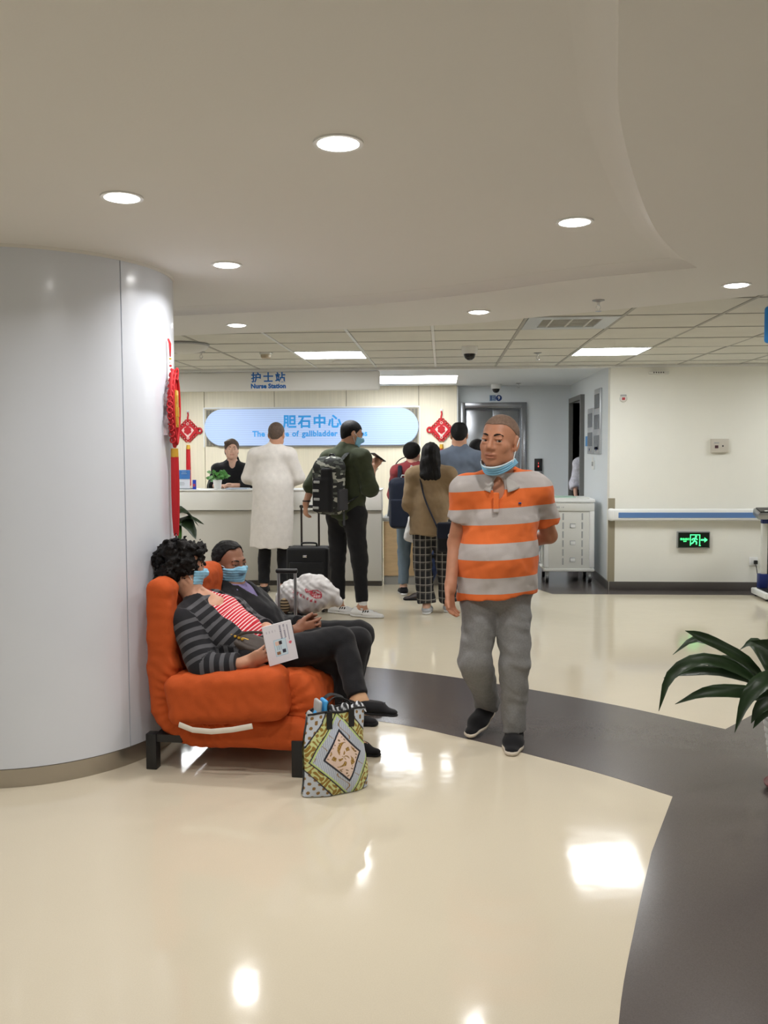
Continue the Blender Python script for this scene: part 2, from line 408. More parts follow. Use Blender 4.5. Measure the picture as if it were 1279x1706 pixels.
# ---------------- ceiling lights
M['lamp_soft'] = mat('lamp_glow_soft', (1, 1, 1), 0.5, emis=(0.97, 0.99, 1.0), estr=6.0)
def downlight(x, y, z, r, label, idx):
    t = thing('downlight', label, 'downlight', (x, y, z), 0, 'recessed round downlights')
    lathe('trim_ring', [(r+0.012, 0.0), (r+0.012, -0.006), (r, -0.006), (r-0.006, 0.0)], M['white'], t, 32)
    lathe('diffuser', [(r-0.004, -0.001), (r-0.008, -0.008), (r*0.6, -0.012), (0.0, -0.014)], M['down'], t, 32)
    ld = bpy.data.lights.new('downlight_lamp', 'AREA'); ld.shape = 'DISK'; ld.size = 2*r; ld.energy = DOWN_W; ld.color = (1.0, 0.975, 0.95); ld.spread = math.radians(150)
    lo = bpy.data.objects.new('downlight_lamp', ld); COL.objects.link(lo); lo.parent = t; lo.location = (0, 0, -0.018)
DL = [(-0.302, 2.58, ZC, 0.062), (-1.127, 3.059, ZC, 0.062), (0.523, 3.538, ZC, 0.062), (-1.038, 4.20, ZC, 0.062), (1.545, 4.75, 2.354, 0.062), (0.228, 5.52, 2.354, 0.062), (-1.40, 5.93, 2.354, 0.062),
      (-1.9, 1.3, ZC, 0.062), (-0.6, 0.2, ZC, 0.062), (1.9, 2.6, 2.354, 0.062), (2.2, 0.4, 2.354, 0.062), (-2.6, -1.0, ZC, 0.062), (-1.0, -2.2, ZC, 0.062), (1.6, -1.8, 2.354, 0.062), (-3.4, 3.2, ZC, 0.062), (-3.6, 6.1, 2.354, 0.062), (3.4, 2.6, 2.354, 0.062)]  # this row: unseen downlights, added to light the hall
LAB = ['round downlight in the tray ceiling before the column and orange sofa', 'round downlight in the tray ceiling right beside the column top', 'round downlight in the tray ceiling above the man in striped shirt', 'round downlight in the tray ceiling above the orange sofa', 'round downlight in the plain ceiling band near the blue sign', 'round downlight in the plain ceiling band beside the air vent', 'round downlight in the plain ceiling band near the round ceiling dome']
for k, (x, y, z, r) in enumerate(DL):
    downlight(x, y, z, r, LAB[k] if k < len(LAB) else 'added unseen round downlight that helps light the hall', k)
def panel_light(x0, x1, y0, y1, z, label, group, glow='lamp'):
    t = thing('ceiling_light_panel', label, 'ceiling light', ((x0+x1)/2, (y0+y1)/2, z), 0, group)
    w, d = x1-x0, y1-y0
    box('diffuser', (0, 0, 0.004), (w-0.02, d-0.02, 0.01), M[glow], t)
    bm = bmesh.new()
    for sx in (-1, 1): bbox(bm, (sx*(w/2-0.006), 0, 0.004), (0.012, d, 0.016))
    for sy in (-1, 1): bbox(bm, (0, sy*(d/2-0.006), 0.004), (w-0.024, 0.012, 0.016))
    link('frame', mesh_of(bm, 'frame'), M['white'], t)
for (i, j), lab in zip(PL, ('square light panel in the tiles above the nurse station sign', 'square light panel in the tiles before the white wall')):
    panel_light(tx0+i*TS+0.008, tx0+(i+1)*TS-0.008, ty0+j*TD+0.008, ty0+(j+1)*TD-0.008, ZT, lab, 'square ceiling light panels')
panel_light(-1.02, 0.19, 10.2, 11.42, 2.352, 'large light panel in the lobby ceiling behind the hanging sign', None, 'lamp_soft')
for (x, y) in ((-3.6, 8.25), (4.3, 8.25), (-3.3, 10.7)):  # extra panels out of view, added for more light
    panel_light(x-0.3, x+0.3, y-0.3, y+0.3, ZT-0.004 if y < 9 else 2.352, 'added unseen square light panel that helps light the hall', 'square ceiling light panels')
# ================================================================== NURSE STATION
cm_top = mat('counter_white', srgb(232, 231, 226), 0.4)
cm_low = mat('counter_grey', srgb(204, 201, 193), 0.45)
ct_ = thing('reception_counter', 'long white two-tier reception counter of the nurse station', 'counter', (0, 0, 0))
box('upper_panel', ((-5.6-0.66)/2, 9.50, 0.945), (5.6-0.66, 0.24, 0.215), cm_top, ct_, bev=0.004)
box('lower_panel', ((-5.6-0.66)/2, 9.53, 0.448), (5.6-0.665, 0.22, 0.776), cm_low, ct_, bev=0.003)
box('shadow_gap', ((-5.6-0.66)/2, 9.52, 0.834), (5.6-0.67, 0.2, 0.012), M['greyp'], ct_)
box('plinth', ((-5.6-0.66)/2, 9.55, 0.03), (5.6-0.67, 0.2, 0.06), M['base'], ct_)
box('countertop', ((-5.6-0.66)/2, 9.545, 1.058), (5.6-0.65, 0.36, 0.012), M['white'], ct_, bev=0.003)
box('work_surface', (-3.13, 9.745, 0.74), (4.92, 0.18, 0.03), M['white'], ct_)
ld_ = thing('low_desk', 'low timber-front desk section at the end of the reception counter', 'desk', (0, 0, 0))
wd_m = mat('desk_timber', srgb(196, 168, 128), 0.5, var=0.08, scale=4, stretch=(1.5, 1, 9))
box('front_panel', (-0.22, 9.56, 0.40), (0.86, 0.03, 0.60), wd_m, ld_)
box('plinth', (-0.22, 9.57, 0.05), (0.86, 0.03, 0.10), mat('desk_plinth', srgb(150, 148, 142), 0.4), ld_)
box('desk_top', (-0.22, 9.78, 0.725), (0.87, 0.50, 0.04), mat('desk_top_grey', srgb(176, 174, 168), 0.4), ld_, bev=0.003)
box('end_panel', (0.195, 9.78, 0.35), (0.03, 0.42, 0.70), wd_m, ld_)
# hanging nurse station sign
hs = thing('hanging_sign', 'long grey-white hanging board reading nurse station', 'sign', (0, 9.28, 0))
sgm = mat('sign_board', srgb(232, 231, 227), 0.45)
bm = bmesh.new(); bbox(bm, (-3.2, 0, 2.228), (5.08, 0.05, 0.205), 0.022, 3)
link('board', mesh_of(bm, 'board', True), sgm, hs)
for x in (-5.0, -3.4, -2.6, -1.05): cyl('hanger', (x, 0, 2.328), (x, 0, 2.352), 0.006, M['alu'], hs, seg=8)
text_mesh('sign_lettering', '护士站', 0.112, M['blue'], hs, Matrix.Translation((-1.855, -0.0265, 2.262)) @ FACE_CAM, 0.001, 0.0028, space=1.32)
text_mesh('sign_lettering', 'Nurse Station', 0.066, M['blue'], hs, Matrix.Translation((-1.855, -0.0265, 2.176)) @ FACE_CAM, 0.001, 0.0032, space=1.02)
# glowing department sign
ls = thing('light_box_sign', 'glowing pill-shaped blue-white department sign on timber wall', 'sign', (0, YN, 0))
x0, x1, z0, z1 = -3.27, -0.325, 1.556, 2.055
def pill(xa, xb, za, zb, n=14):
    r = (zb-za)/2; zc = (za+zb)/2; out = []
    for k in range(n+1):
        a = math.pi/2-math.pi*k/n; out.append((xb-r+r*math.cos(a), zc+r*math.sin(a)))
    for k in range(n+1):
        a = -math.pi/2-math.pi*k/n; out.append((xa+r+r*math.cos(a), zc+r*math.sin(a)))
    return out
def sign_face():
    m = mat('sign_glow', srgb(205, 222, 250), 0.4, emis=srgb(196, 218, 250), estr=0.30); g = NB(m)
    tc = g.n('ShaderNodeTexCoord'); sp = g.n('ShaderNodeSeparateXYZ'); g.l(tc.outputs['Object'], sp.inputs[0])
    w = g.math('FRACT', g.math('MULTIPLY', sp.outputs[2], 34.0))
    f = g.math('GREATER_THAN', w, 0.82)
    c = g.mix(f, srgb(190, 212, 250), srgb(164, 184, 224)); g.l(c, g.b.inputs['Emission Color']); g.l(g.mix(0.5, c, srgb(110, 135, 180)), g.b.inputs['Base Color'])
    return m
wallprism('glowing_face', pill(x0, x1, z0, z1), -0.06, -0.035, sign_face(), ls)
wallprism('sign_rim', pill(x0-0.008, x1+0.008, z0-0.02, z1+0.008), -0.035, -0.02, M['greyp'], ls)
bm = bmesh.new()
for (c, s) in (((-1.797, -0.012, z1+0.018), (2.99, 0.024, 0.02)), ((x0-0.018, -0.012, 1.80), (0.02, 0.024, 0.53)), ((x1+0.018, -0.012, 1.80), (0.02, 0.024, 0.53))): bbox(bm, c, s)
link('mount_frame', mesh_of(bm, 'mount_frame'), M['white'], ls)
box('back_plate', (-1.797, -0.006, 1.80), (2.93, 0.012, 0.5), mat('sign_back', srgb(150, 143, 126), 0.7), ls)
for sx in (x0+0.03, x0+0.075, x0+0.12, x1-0.03, x1-0.075, x1-0.12):
    box('mount_slat', (sx, -0.015, 1.80), (0.02, 0.012, 0.49), mat('slat_grey', srgb(120, 116, 106), 0.6), ls)
text_mesh('sign_lettering', '胆石中心', 0.188, M['cyan'], ls, Matrix.Translation((-1.775, -0.0615, 1.868)) @ FACE_CAM, 0.001, 0.006, space=1.2)
xw = -2.602
for wd in ('The', 'centre', 'of', 'gallbladder', 'diseases'):
    o_ = text_mesh('sign_word', wd, 0.106, M['cyan'], ls, Matrix.Translation((xw, -0.0615, 1.712)) @ FACE_CAM, 0.001, 0.0032, align='LEFT', space=1.05)
    xw = max(v.co.x for v in o_.data.vertices)+0.042
# ---------------- Chinese knots
knot_red = mat('knot_red', srgb(196, 26, 38), 0.55)
knot_white = mat('knot_cream', srgb(244, 214, 206), 0.6)
def knot(x, y, z, label):
    """flat diamond knot of looped cord with a tassel, hung on a wall facing -Y; z = hook height"""
    t = thing('chinese_knot', label, 'knot ornament', (x, y, z), 0, 'red knots on the timber wall')
    box('hook', (0, -0.008, 0.0), (0.036, 0.016, 0.04), M['white'], t, bev=0.006)
    tube('hanging_cord', [(0, -0.012, -0.01), (0.006, -0.014, -0.05), (-0.004, -0.014, -0.09), (0, -0.014, -0.135)], 0.011, knot_red, t)
    c = -0.265; h = 0.14
    bm = bmesh.new()                                                  # diamond body
    lo = [bm.verts.new(p) for p in ((0, -0.008, c-h), (h, -0.008, c), (0, -0.008, c+h), (-h, -0.008, c))]
    hi = [bm.verts.new(p) for p in ((0, -0.026, c-h), (h, -0.026, c), (0, -0.026, c+h), (-h, -0.026, c))]
    bm.faces.new(lo); bm.faces.new(hi)
    for k in range(4): bm.faces.new((lo[k], lo[(k+1) % 4], hi[(k+1) % 4], hi[k]))
    link('diamond', mesh_of(bm, 'diamond'), knot_red, t)
    for (ax, az, bx, bz) in ((0, h, h, 0), (h, 0, 0, -h), (0, -h, -h, 0), (-h, 0, 0, h)):      # cord loops along the edges
        for q in range(5):
            f = (q+0.5)/5; px, pz = ax+(bx-ax)*f, az+(bz-az)*f
            nx, nz = (bz-az), -(bx-ax); l = math.hypot(nx, nz); nx, nz = nx/l, nz/l
            if nx*px+nz*pz < 0: nx, nz = -nx, -nz
            P = [(px+nx*0.012+math.cos(a)*0.017, -0.017, c+pz+nz*0.012+math.sin(a)*0.017) for a in [2*math.pi*i/9 for i in range(9)]]
            tube('cord_loop', P, 0.0075, knot_red, t, 6, True)
    for s in (-1, 1):
        P = [(s*(h+0.018)+math.cos(a)*0.034, -0.017, c+math.sin(a)*0.034) for a in [2*math.pi*i/14 for i in range(14)]]
        tube('side_loop', P, 0.013, knot_red, t, 8, True)
    # pale fan-shaped medallion with red blossom
    fan = [(0, c-0.102)]+[(0.106*math.sin(a), c-0.102+0.162*math.cos(a*0.9)) for a in [-0.95+1.9*i/10 for i in range(11)]]
    wallprism('medallion', fan, -0.031, -0.0255, knot_white, t)
    bm = bmesh.new()
    for q in range(6):
        a = math.pi/2+q*math.pi/3
        bcyl(bm, (0.032*math.cos(a), -0.031, c+0.005+0.036*math.sin(a)), (0.032*math.cos(a), -0.036, c+0.005+0.036*math.sin(a)), 0.024, seg=12)
    bcyl(bm, (0, -0.031, c+0.005), (0, -0.037, c+0.005), 0.034, seg=12)
    link('blossom', mesh_of(bm, 'blossom'), knot_red, t)
    for (qx, qz) in ((0, h-0.045), (0, -h+0.04)):
        P = [(math.cos(a)*0.016, -0.028, c+qz+math.sin(a)*0.016) for a in [2*math.pi*i/8 for i in range(8)]]
        tube('pale_rosette', P, 0.006, knot_white, t, 6, True)
    cyl('tassel_cap', (0, -0.018, c-h-0.055), (0, -0.018, c-h-0.115), 0.024, M['gold'], t, 0.03, 12)
    bm = bmesh.new()
    for q in range(9):
        a = 2*math.pi*q/9; r = 0.019 if q else 0
        btube(bm, [(r*math.cos(a), -0.018+r*0.6*math.sin(a), c-h-0.10), (r*1.25*math.cos(a), -0.018+r*0.6*math.sin(a), c-h-0.36), (r*1.2*math.cos(a), -0.018+r*0.6*math.sin(a), c-h-0.62)], 0.011, 6)
    link('tassel', mesh_of(bm, 'tassel', True), knot_red, t)
knot(-3.515, YN, 2.03, 'red diamond knot with tassel on timber wall behind the card stand')
knot(-0.013, YN, 2.02, 'red diamond knot with tassel between glowing sign and elevator')
# ---------------- knot hung on the column, seen edge-on
ka = math.radians(-2.0); kx, ky = cx+(cr+0.012)*math.cos(ka), cy+(cr+0.012)*math.sin(ka)
kn = thing('column_knot', 'red knot ornament with long tassel hung on the round column', 'knot ornament', (kx, ky, 2.06), ka); kn.scale = (0.80, 0.52, 0.80)
# local x = outward from the column, local y = along its surface
tube('hanging_loop', [(0.0, 0.004, 0.0), (0.012, 0.012, -0.03), (0.012, 0.006, -0.08), (0.012, 0.0, -0.11), (0.012, -0.008, -0.08), (0.010, -0.012, -0.03), (0, -0.004, 0)], 0.005, M['red'], kn, 6)
for k, mm in enumerate((M['gold'], M['white'], M['red'], M['white'])):
    lathe('bead', [(0.0, 0.008), (0.008, 0.004), (0.009, 0), (0.008, -0.004), (0, -0.008)], mm, kn, 10, (0.012, 0, -0.125-0.022*k))
plate = [(0.0, -0.20), (0.05, -0.24), (0.085, -0.32), (0.10, -0.42), (0.085, -0.52), (0.045, -0.62), (0, -0.68), (-0.045, -0.62), (-0.085, -0.52), (-0.10, -0.42), (-0.085, -0.32), (-0.05, -0.24)]
P = catmull([(0.030, p[0], p[1]) for p in plate], 4, True)
tube('outer_cord', P, 0.011, M['red'], kn, 8, True)
P = catmull([(0.046, p[0]*0.9, -0.44+(p[1]+0.44)*0.92) for p in plate], 4, True)
tube('outer_cord', P, 0.009, M['red'], kn, 8, True)
for q in range(12):
    z = -0.23-0.037*q; w = 0.1*math.sin(math.pi*(q+1)/13.5)
    for s in (-1, 1):
        tube('cord_loop', [(0.028+0.016*math.cos(a), s*(w+0.010), z+0.018*math.sin(a)) for a in [2*math.pi*i/8 for i in range(8)]], 0.006, M['red'], kn, 6, True)
tube('top_loop', catmull([(0.03, 0, -0.22), (0.05, 0.02, -0.185), (0.055, 0.02, -0.215), (0.05, 0.0, -0.26), (0.03, -0.02, -0.215), (0.02, -0.01, -0.19)], 4, True), 0.008, M['red'], kn, 6, True)
bm = bmesh.new(); n = 24
lo = [bm.verts.new((0.024, 0.084*math.cos(2*math.pi*k/n), -0.44+0.2*math.sin(2*math.pi*k/n))) for k in range(n)]
hi = [bm.verts.new((0.04, 0.084*math.cos(2*math.pi*k/n), -0.44+0.2*math.sin(2*math.pi*k/n))) for k in range(n)]
bm.faces.new(lo); bm.faces.new(hi)
for k in range(n): bm.faces.new((lo[k], lo[(k+1) % n], hi[(k+1) % n], hi[k]))
link('felt_plate', mesh_of(bm, 'felt_plate'), M['red'], kn)
bm = bmesh.new()
bbox(bm, (0.046, 0, -0.44), (0.012, 0.08, 0.235), 0.004); bbox(bm, (0.052, -0.012, -0.38), (0.008, 0.04, 0.05)); bbox(bm, (0.052, 0.01, -0.46), (0.008, 0.05, 0.06)); bbox(bm, (0.052, -0.008, -0.52), (0.008, 0.035, 0.04))
link('gold_character_plate', mesh_of(bm, 'gold_character_plate', True), M['gold'], kn)
film = mat('clear_plastic_film', (0.50, 0.40, 0.43), 0.15, alpha=0.4)
bm = bmesh.new(); rows = []
for i in range(13):
    z = -0.27-0.028*i; f = i/12
    rows.append([bm.verts.new((0.004+0.016*math.sin(k*1.7+i), -0.06-0.05*f+0.02*math.sin(i*1.3)+(k-3)*(0.010+0.006*f), z)) for k in range(7)])
for A, B in zip(rows[:-1], rows[1:]):
    for k in range(6): bm.faces.new((A[k], A[k+1], B[k+1], B[k]))
link('plastic_sleeve', mesh_of(bm, 'plastic_sleeve', True, 180), film, kn)
cyl('tassel_cap', (0.028, 0, -0.69), (0.028, 0, -0.745), 0.024, M['gold'], kn, 0.026, 14)
tube('pale_beads', [(0.028, 0, -0.665), (0.028, 0, -0.69)], 0.01, M['white'], kn)
bm = bmesh.new()
for q in range(12):
    a = 2*math.pi*q/12; r = 0.019
    btube(bm, [(0.028+r*math.cos(a), r*math.sin(a), -0.74), (0.028+r*1.1*math.cos(a), r*1.1*math.sin(a), -0.95), (0.028+r*0.95*math.cos(a), r*math.sin(a), -1.12), (0.028+0.012*math.cos(a), 0.012*math.sin(a), -1.215-0.015*(q % 3))], 0.0075, 5)
link('tassel', mesh_of(bm, 'tassel', True), M['red'], kn)
# ================================================================== CEILING FITTINGS
def sprinkler(x, y, z, label):
    t = thing('sprinkler_head', label, 'sprinkler', (x, y, z), 0, 'ceiling sprinkler heads')
    lathe('escutcheon', [(0.036, 0.0), (0.036, -0.004), (0.014, -0.010), (0.010, -0.012)], M['alu'], t, 20)
    cyl('stem', (0, 0, -0.008), (0, 0, -0.03), 0.009, M['chrome'], t, seg=10)
    for s in (-1, 1): tube('yoke_arm', [(s*0.006, 0, -0.028), (s*0.014, 0, -0.042), (s*0.003, 0, -0.060)], 0.0028, M['chrome'], t, 6)
    lathe('deflector', [(0.0, -0.060), (0.019, -0.062), (0.019, -0.065), (0.0, -0.065)], M['chrome'], t, 16)
sprinkler(0.903, 5.17, ZT-0.006, 'chrome sprinkler head in the plain ceiling band before the air vent')
sprinkler(0.86, 8.0, ZT, 'chrome sprinkler head in the tiles beside the dome camera')
sprinkler(-2.11, 7.57, ZT, 'chrome sprinkler head in the tiles beside the round ceiling dome')
sprinkler(1.0, 11.6, 2.354, 'chrome sprinkler head in the lobby ceiling before the elevator')
def dome_camera(x, y, z, label):
    t = thing('dome_camera', label, 'security camera', (x, y, z), 0, 'dome security cameras')
    lathe('housing', [(0.068, 0.0), (0.068, -0.05), (0.062, -0.062), (0.052, -0.062)], M['white'], t, 28)
    lathe('dome', [(0.050, -0.060), (0.049, -0.075), (0.040, -0.097), (0.022, -0.111), (0.0, -0.115)], mat('dome_black', srgb(16, 16, 20), 0.08), t, 24)
    lathe('lens', [(0.0, -0.118), (0.014, -0.116), (0.016, -0.109)], M['greyp'], t, 14)
dome_camera(0.231, 7.45, ZT, 'white dome security camera in the tiled ceiling')
dome_camera(0.715, 11.75, 2.354, 'white dome security camera above the elevator')
t = thing('ceiling_dome', 'shallow round cream ceiling dome beside the column', 'ceiling dome', (-2.09, 7.0, ZT))
lathe('rim', [(0.20, 0.0), (0.205, -0.012), (0.195, -0.02)], M['greyp'], t, 40)
lathe('bowl', [(0.196, -0.016), (0.18, -0.04), (0.13, -0.062), (0.06, -0.074), (0.0, -0.077)], M['offwhite'], t, 40)
t = thing('smoke_detector', 'squat cream smoke detector in the tiled ceiling', 'smoke detector', (-1.562, 7.7, ZT))
lathe('base', [(0.058, 0.0), (0.058, -0.016), (0.05, -0.02)], M['offwhite'], t, 24)
lathe('sensor', [(0.046, -0.018), (0.043, -0.044), (0.034, -0.052), (0.0, -0.053)], mat('detector_beige', srgb(190, 176, 150), 0.5), t, 24)
t = thing('ceiling_speaker', 'flush round grille speaker in a ceiling tile', 'speaker', (-0.99, 8.56, ZT))
lathe('rim', [(0.085, 0.0), (0.085, -0.005), (0.075, -0.006)], M['offwhite'], t, 28)
lathe('grille', [(0.075, -0.004), (0.0, -0.005)], M['greyp'], t, 28)
# air vent in a tile cell
vx, vy = tx0+(VENT[0]+0.5)*TS, ty0+(VENT[1]+0.5)*TD
t = thing('air_vent', 'square louvred air vent in the ceiling tiles', 'vent', (vx, vy, ZT))
bm = bmesh.new(); w, d = TS-0.03, TD-0.03
for s in (-1, 1):
    bbox(bm, (s*(w/2-0.05), 0, 0.002), (0.10, d, 0.012)); bbox(bm, (0, s*(d/2-0.05), 0.002), (w-0.2, 0.10, 0.012))
link('frame', mesh_of(bm, 'frame'), mat('vent_frame', srgb(206, 212, 214), 0.35), t)
box('duct', (0, 0, 0.05), (w-0.2, d-0.2, 0.01), M['greyp'], t)
for k in range(9):
    box('louvre', (0, -d/2+0.115+k*(d-0.23)/8, 0.012), (w-0.2, 0.036, 0.003), M['offwhite'], t, rot=(math.radians(38), 0, 0))
for s in (-0.33, 0.0, 0.33): box('divider', (s*(w-0.2), 0, 0.002), (0.012, d-0.2, 0.01), M['offwhite'], t)
# blue hanging sign at the far right
t = thing('hanging_blue_sign', 'blue hanging sign with rounded corner under the right ceiling', 'sign', (2.178, 5.27, 0))
bm = bmesh.new(); bbox(bm, (0, 0, 2.212), (0.60, 0.04, 0.215), 0.045, 4); 
link('board', mesh_of(bm, 'board', True), mat('sign_blue', srgb(40, 142, 226), 0.4), t)
for s in (-0.2, 0.2): cyl('hanger', (s, 0, 2.315), (s, 0, 2.36), 0.005, M['alu'], t, seg=8)
# ================================================================== RIGHT WALL FITTINGS
hr = thing('handrail', 'white wall handrail with a blue stripe along the white wall', 'handrail', (0, YW, 0))
bm = bmesh.new(); bbox(bm, (4.1, -0.052, 0.80), (4.74, 0.05, 0.125), 0.02, 3); link('rail', mesh_of(bm, 'rail', True), M['white'], hr)
box('blue_stripe', (4.2, -0.0785, 0.797), (4.74, 0.004, 0.055), mat('rail_blue', srgb(96, 132, 186), 0.4), hr)
bm = bmesh.new(); bbox(bm, (1.765, -0.04, 0.80), (0.07, 0.078, 0.13), 0.024, 3); link('end_cap', mesh_of(bm, 'end_cap', True), M['white'], hr)
for x in (2.2, 3.3, 4.4): box('bracket', (x, -0.014, 0.80), (0.08, 0.03, 0.07), M['offwhite'], hr)
tag(box('corner_guard', (XS+0.022, YW-0.004, 0.53), (0.07, 0.008, 0.88), mat('guard_beige', srgb(150, 142, 122), 0.5)), 'beige vinyl corner guard at the white wall edge', 'corner guard')
es = thing('exit_sign', 'green running-man exit sign box low on the white wall', 'exit sign', (2.612, YW, 0.535))
box('housing', (0, -0.02, 0), (0.335, 0.04, 0.175), mat('exit_frame', srgb(150, 152, 152), 0.35, metal=0.5), es, bev=0.004)
box('dark_face', (0, -0.041, 0), (0.315, 0.004, 0.155), mat('exit_dark', srgb(8, 26, 16), 0.3), es)
glow = mat('exit_green', srgb(60, 240, 120), 0.5, emis=srgb(70, 250, 130), estr=1.6)
bm = bmesh.new()
for (c, s) in (((-0.045, 0, 0.0), (0.008, 0.003, 0.116)), ((0.05, 0, 0), (0.008, 0.003, 0.116)), ((0.0025, 0, 0.054), (0.095, 0.003, 0.009))): bbox(bm, (c[0]+0.01, -0.0445, c[2]), s)
link('doorway_mark', mesh_of(bm, 'doorway_mark'), glow, es)
bm = bmesh.new()
bcyl(bm, (0.022, -0.044, 0.036), (0.022, -0.047, 0.036), 0.010, seg=12)
for (a, b) in (((0.016, 0.024), (0.004, -0.006)), ((0.014, 0.02), (-0.012, 0.012)), ((-0.012, 0.012), (-0.02, -0.002)), ((0.014, 0.02), (0.036, 0.004)), ((0.004, -0.006), (0.028, -0.02)), ((0.028, -0.02), (0.026, -0.046)), ((0.004, -0.006), (-0.008, -0.028)), ((-0.008, -0.028), (-0.030, -0.040))):
    btube(bm, [(a[0], -0.0455, a[1]), (b[0], -0.0455, b[1])], 0.0065, 6, flat=(1, 1))
link('running_figure', mesh_of(bm, 'running_figure', True), glow, es)
wallprism('arrow', [(0.072, -0.006), (0.108, -0.006), (0.108, -0.024), (0.140, 0.002), (0.108, 0.028), (0.108, 0.010), (0.072, 0.010)], -0.0465, -0.0435, glow, es)
text_mesh('lettering', '安全出口', 0.024, glow, es, Matrix.Translation((-0.092, -0.0445, 0.008)) @ FACE_CAM, 0.001, 0.0006)
text_mesh('lettering', 'EXIT', 0.016, glow, es, Matrix.Translation((-0.09, -0.0445, -0.014)) @ FACE_CAM, 0.001, 0.0005)
box('status_light', (0.062, -0.044, -0.058), (0.018, 0.003, 0.008), glow, es)
wb = thing('wall_call_box', 'beige wall box with two small buttons on the white wall', 'wall box', (2.866, YW, 1.516))
box('case', (0, -0.018, 0), (0.178, 0.036, 0.142), mat('box_beige', srgb(206, 200, 188), 0.5), wb, bev=0.005)
box('indicator', (-0.035, -0.037, -0.012), (0.034, 0.004, 0.03), mat('box_maroon', srgb(84, 54, 60), 0.4), wb)
box('name_strip', (-0.035, -0.037, 0.028), (0.05, 0.003, 0.012), M['greyp'], wb)
cyl('button', (0.028, -0.034, -0.004), (0.028, -0.041, -0.004), 0.008, M['black'], wb, seg=12)
al = thing('fire_alarm', 'small round red and grey alarm unit high on white wall', 'alarm', (1.88, YW, 2.012))
lathe_o = lathe('alarm_body', [(0.038, 0.0), (0.038, 0.018), (0.03, 0.028), (0.0, 0.03)], M['offwhite'], al, 20); lathe_o.rotation_euler = (math.pi/2, 0, 0)
box('red_mark', (0, -0.031, -0.004), (0.03, 0.004, 0.026), mat('alarm_red', srgb(176, 60, 66), 0.5), al)
box('hood', (0, -0.02, 0.03), (0.06, 0.03, 0.018), M['greyp'], al, bev=0.004)
ou = thing('wall_socket', 'white wall socket with black plug beside the weighing scale', 'socket', (3.235, YW, 0.31))
box('plate', (0, -0.005, 0), (0.086, 0.010, 0.086), M['white'], ou, bev=0.003)
box('plug', (0.016, -0.026, -0.008), (0.034, 0.032, 0.04), M['black'], ou, bev=0.006)
tube('plug_cord', [(0.016, -0.03, -0.03), (0.022, -0.035, -0.07), (0.03, -0.05, -0.16), (0.05, -0.06, -0.29)], 0.004, M['black'], ou)
vd = thing('door_closer_vent', 'small slotted grey fitting at the top of the white wall', 'wall fitting', (2.24, YW, 2.275))
box('case', (0, -0.02, 0), (0.20, 0.04, 0.03), M['offwhite'], vd, bev=0.004)
for k in range(5): box('slot', (-0.055+k*0.024, -0.041, 0.0), (0.012, 0.003, 0.014), M['base'], vd)
# weighing scale
ws = thing('weighing_scale', 'upright weighing scale with blue and white column by white wall', 'scale', (3.26, 8.80, 0))
bl_d = mat('scale_blue', srgb(28, 44, 110), 0.4)
box('base', (0.04, 0.0, 0.05), (0.36, 0.40, 0.06), M['white'], ws, bev=0.012)
box('foot_plate', (0.05, -0.02, 0.084), (0.31, 0.30, 0.012), M['black'], ws, bev=0.004)
for sx in (-0.1, 0.18):
    for sy in (-0.15, 0.15): cyl('foot', (sx, sy, 0.0), (sx, sy, 0.022), 0.018, M['black'], ws, seg=12)
box('column_foot', (-0.055, 0.12, 0.155), (0.085, 0.08, 0.15), bl_d, ws, bev=0.008)
box('column', (-0.045, 0.12, 0.46), (0.055, 0.055, 0.56), M['offwhite'], ws, bev=0.008)
box('height_rod', (0.0, 0.12, 0.47), (0.022, 0.045, 0.66), M['black'], ws)
box('neck', (-0.04, 0.12, 0.765), (0.07, 0.06, 0.06), bl_d, ws, bev=0.006)
box('display_head', (0.0, 0.08, 0.835), (0.30, 0.17, 0.075), M['alu'], ws, bev=0.018, rot=(math.radians(14), 0, 0))
box('display_face', (0.0, 0.062, 0.874), (0.26, 0.13, 0.012), M['black'], ws, rot=(math.radians(14), 0, 0))
box('display_label', (-0.05, 0.01, 0.864), (0.07, 0.02, 0.012), M['white'], ws, rot=(math.radians(14), 0, 0))
box('yellow_sticker', (0.016, 0.095, 0.33), (0.012, 0.004, 0.05), mat('sticker_yellow', srgb(220, 200, 60), 0.5), ws)
# ================================================================== LOBBY FITTINGS
cp = thing('elevator_call_panel', 'black call panel with red floor digits beside the elevator', 'call panel', (1.315, YE, 1.2))
box('panel', (0, -0.012, 0.07), (0.105, 0.024, 0.17), M['black'], cp, bev=0.003)
box('lower_plate', (0, -0.012, -0.075), (0.105, 0.024, 0.12), M['alu'], cp, bev=0.003)
led = mat('red_digits', srgb(220, 40, 40), 0.5, emis=(1, 0.08, 0.06), estr=1.5)
text_mesh('floor_digits', '1', 0.035, led, cp, Matrix.Translation((0, -0.0255, 0.09)) @ FACE_CAM, 0.001)
box('floor_arrow', (0, -0.0255, 0.05), (0.010, 0.003, 0.02), led, cp)
en = thing('elevator_number_sign', 'blue round elevator number nine sign above the elevator', 'sign', (0.735, YE, 2.19))
c_ = lathe('round_plate', [(0.0, 0.004), (0.042, 0.004), (0.042, 0.0)], M['navy'], en, 28, (0, 0, 0)); c_.rotation_euler = (math.pi/2, 0, 0); c_.location = (0.04, 0, 0)
text_mesh('numeral', '9', 0.066, M['white'], en, Matrix.Translation((0.04, -0.0055, 0)) @ FACE_CAM, 0.0008, 0.001)
box('pale_plate', (-0.045, -0.002, 0), (0.086, 0.004, 0.082), mat('plate_pale', srgb(150, 172, 196), 0.5), en, bev=0.0015)
bm = bmesh.new()
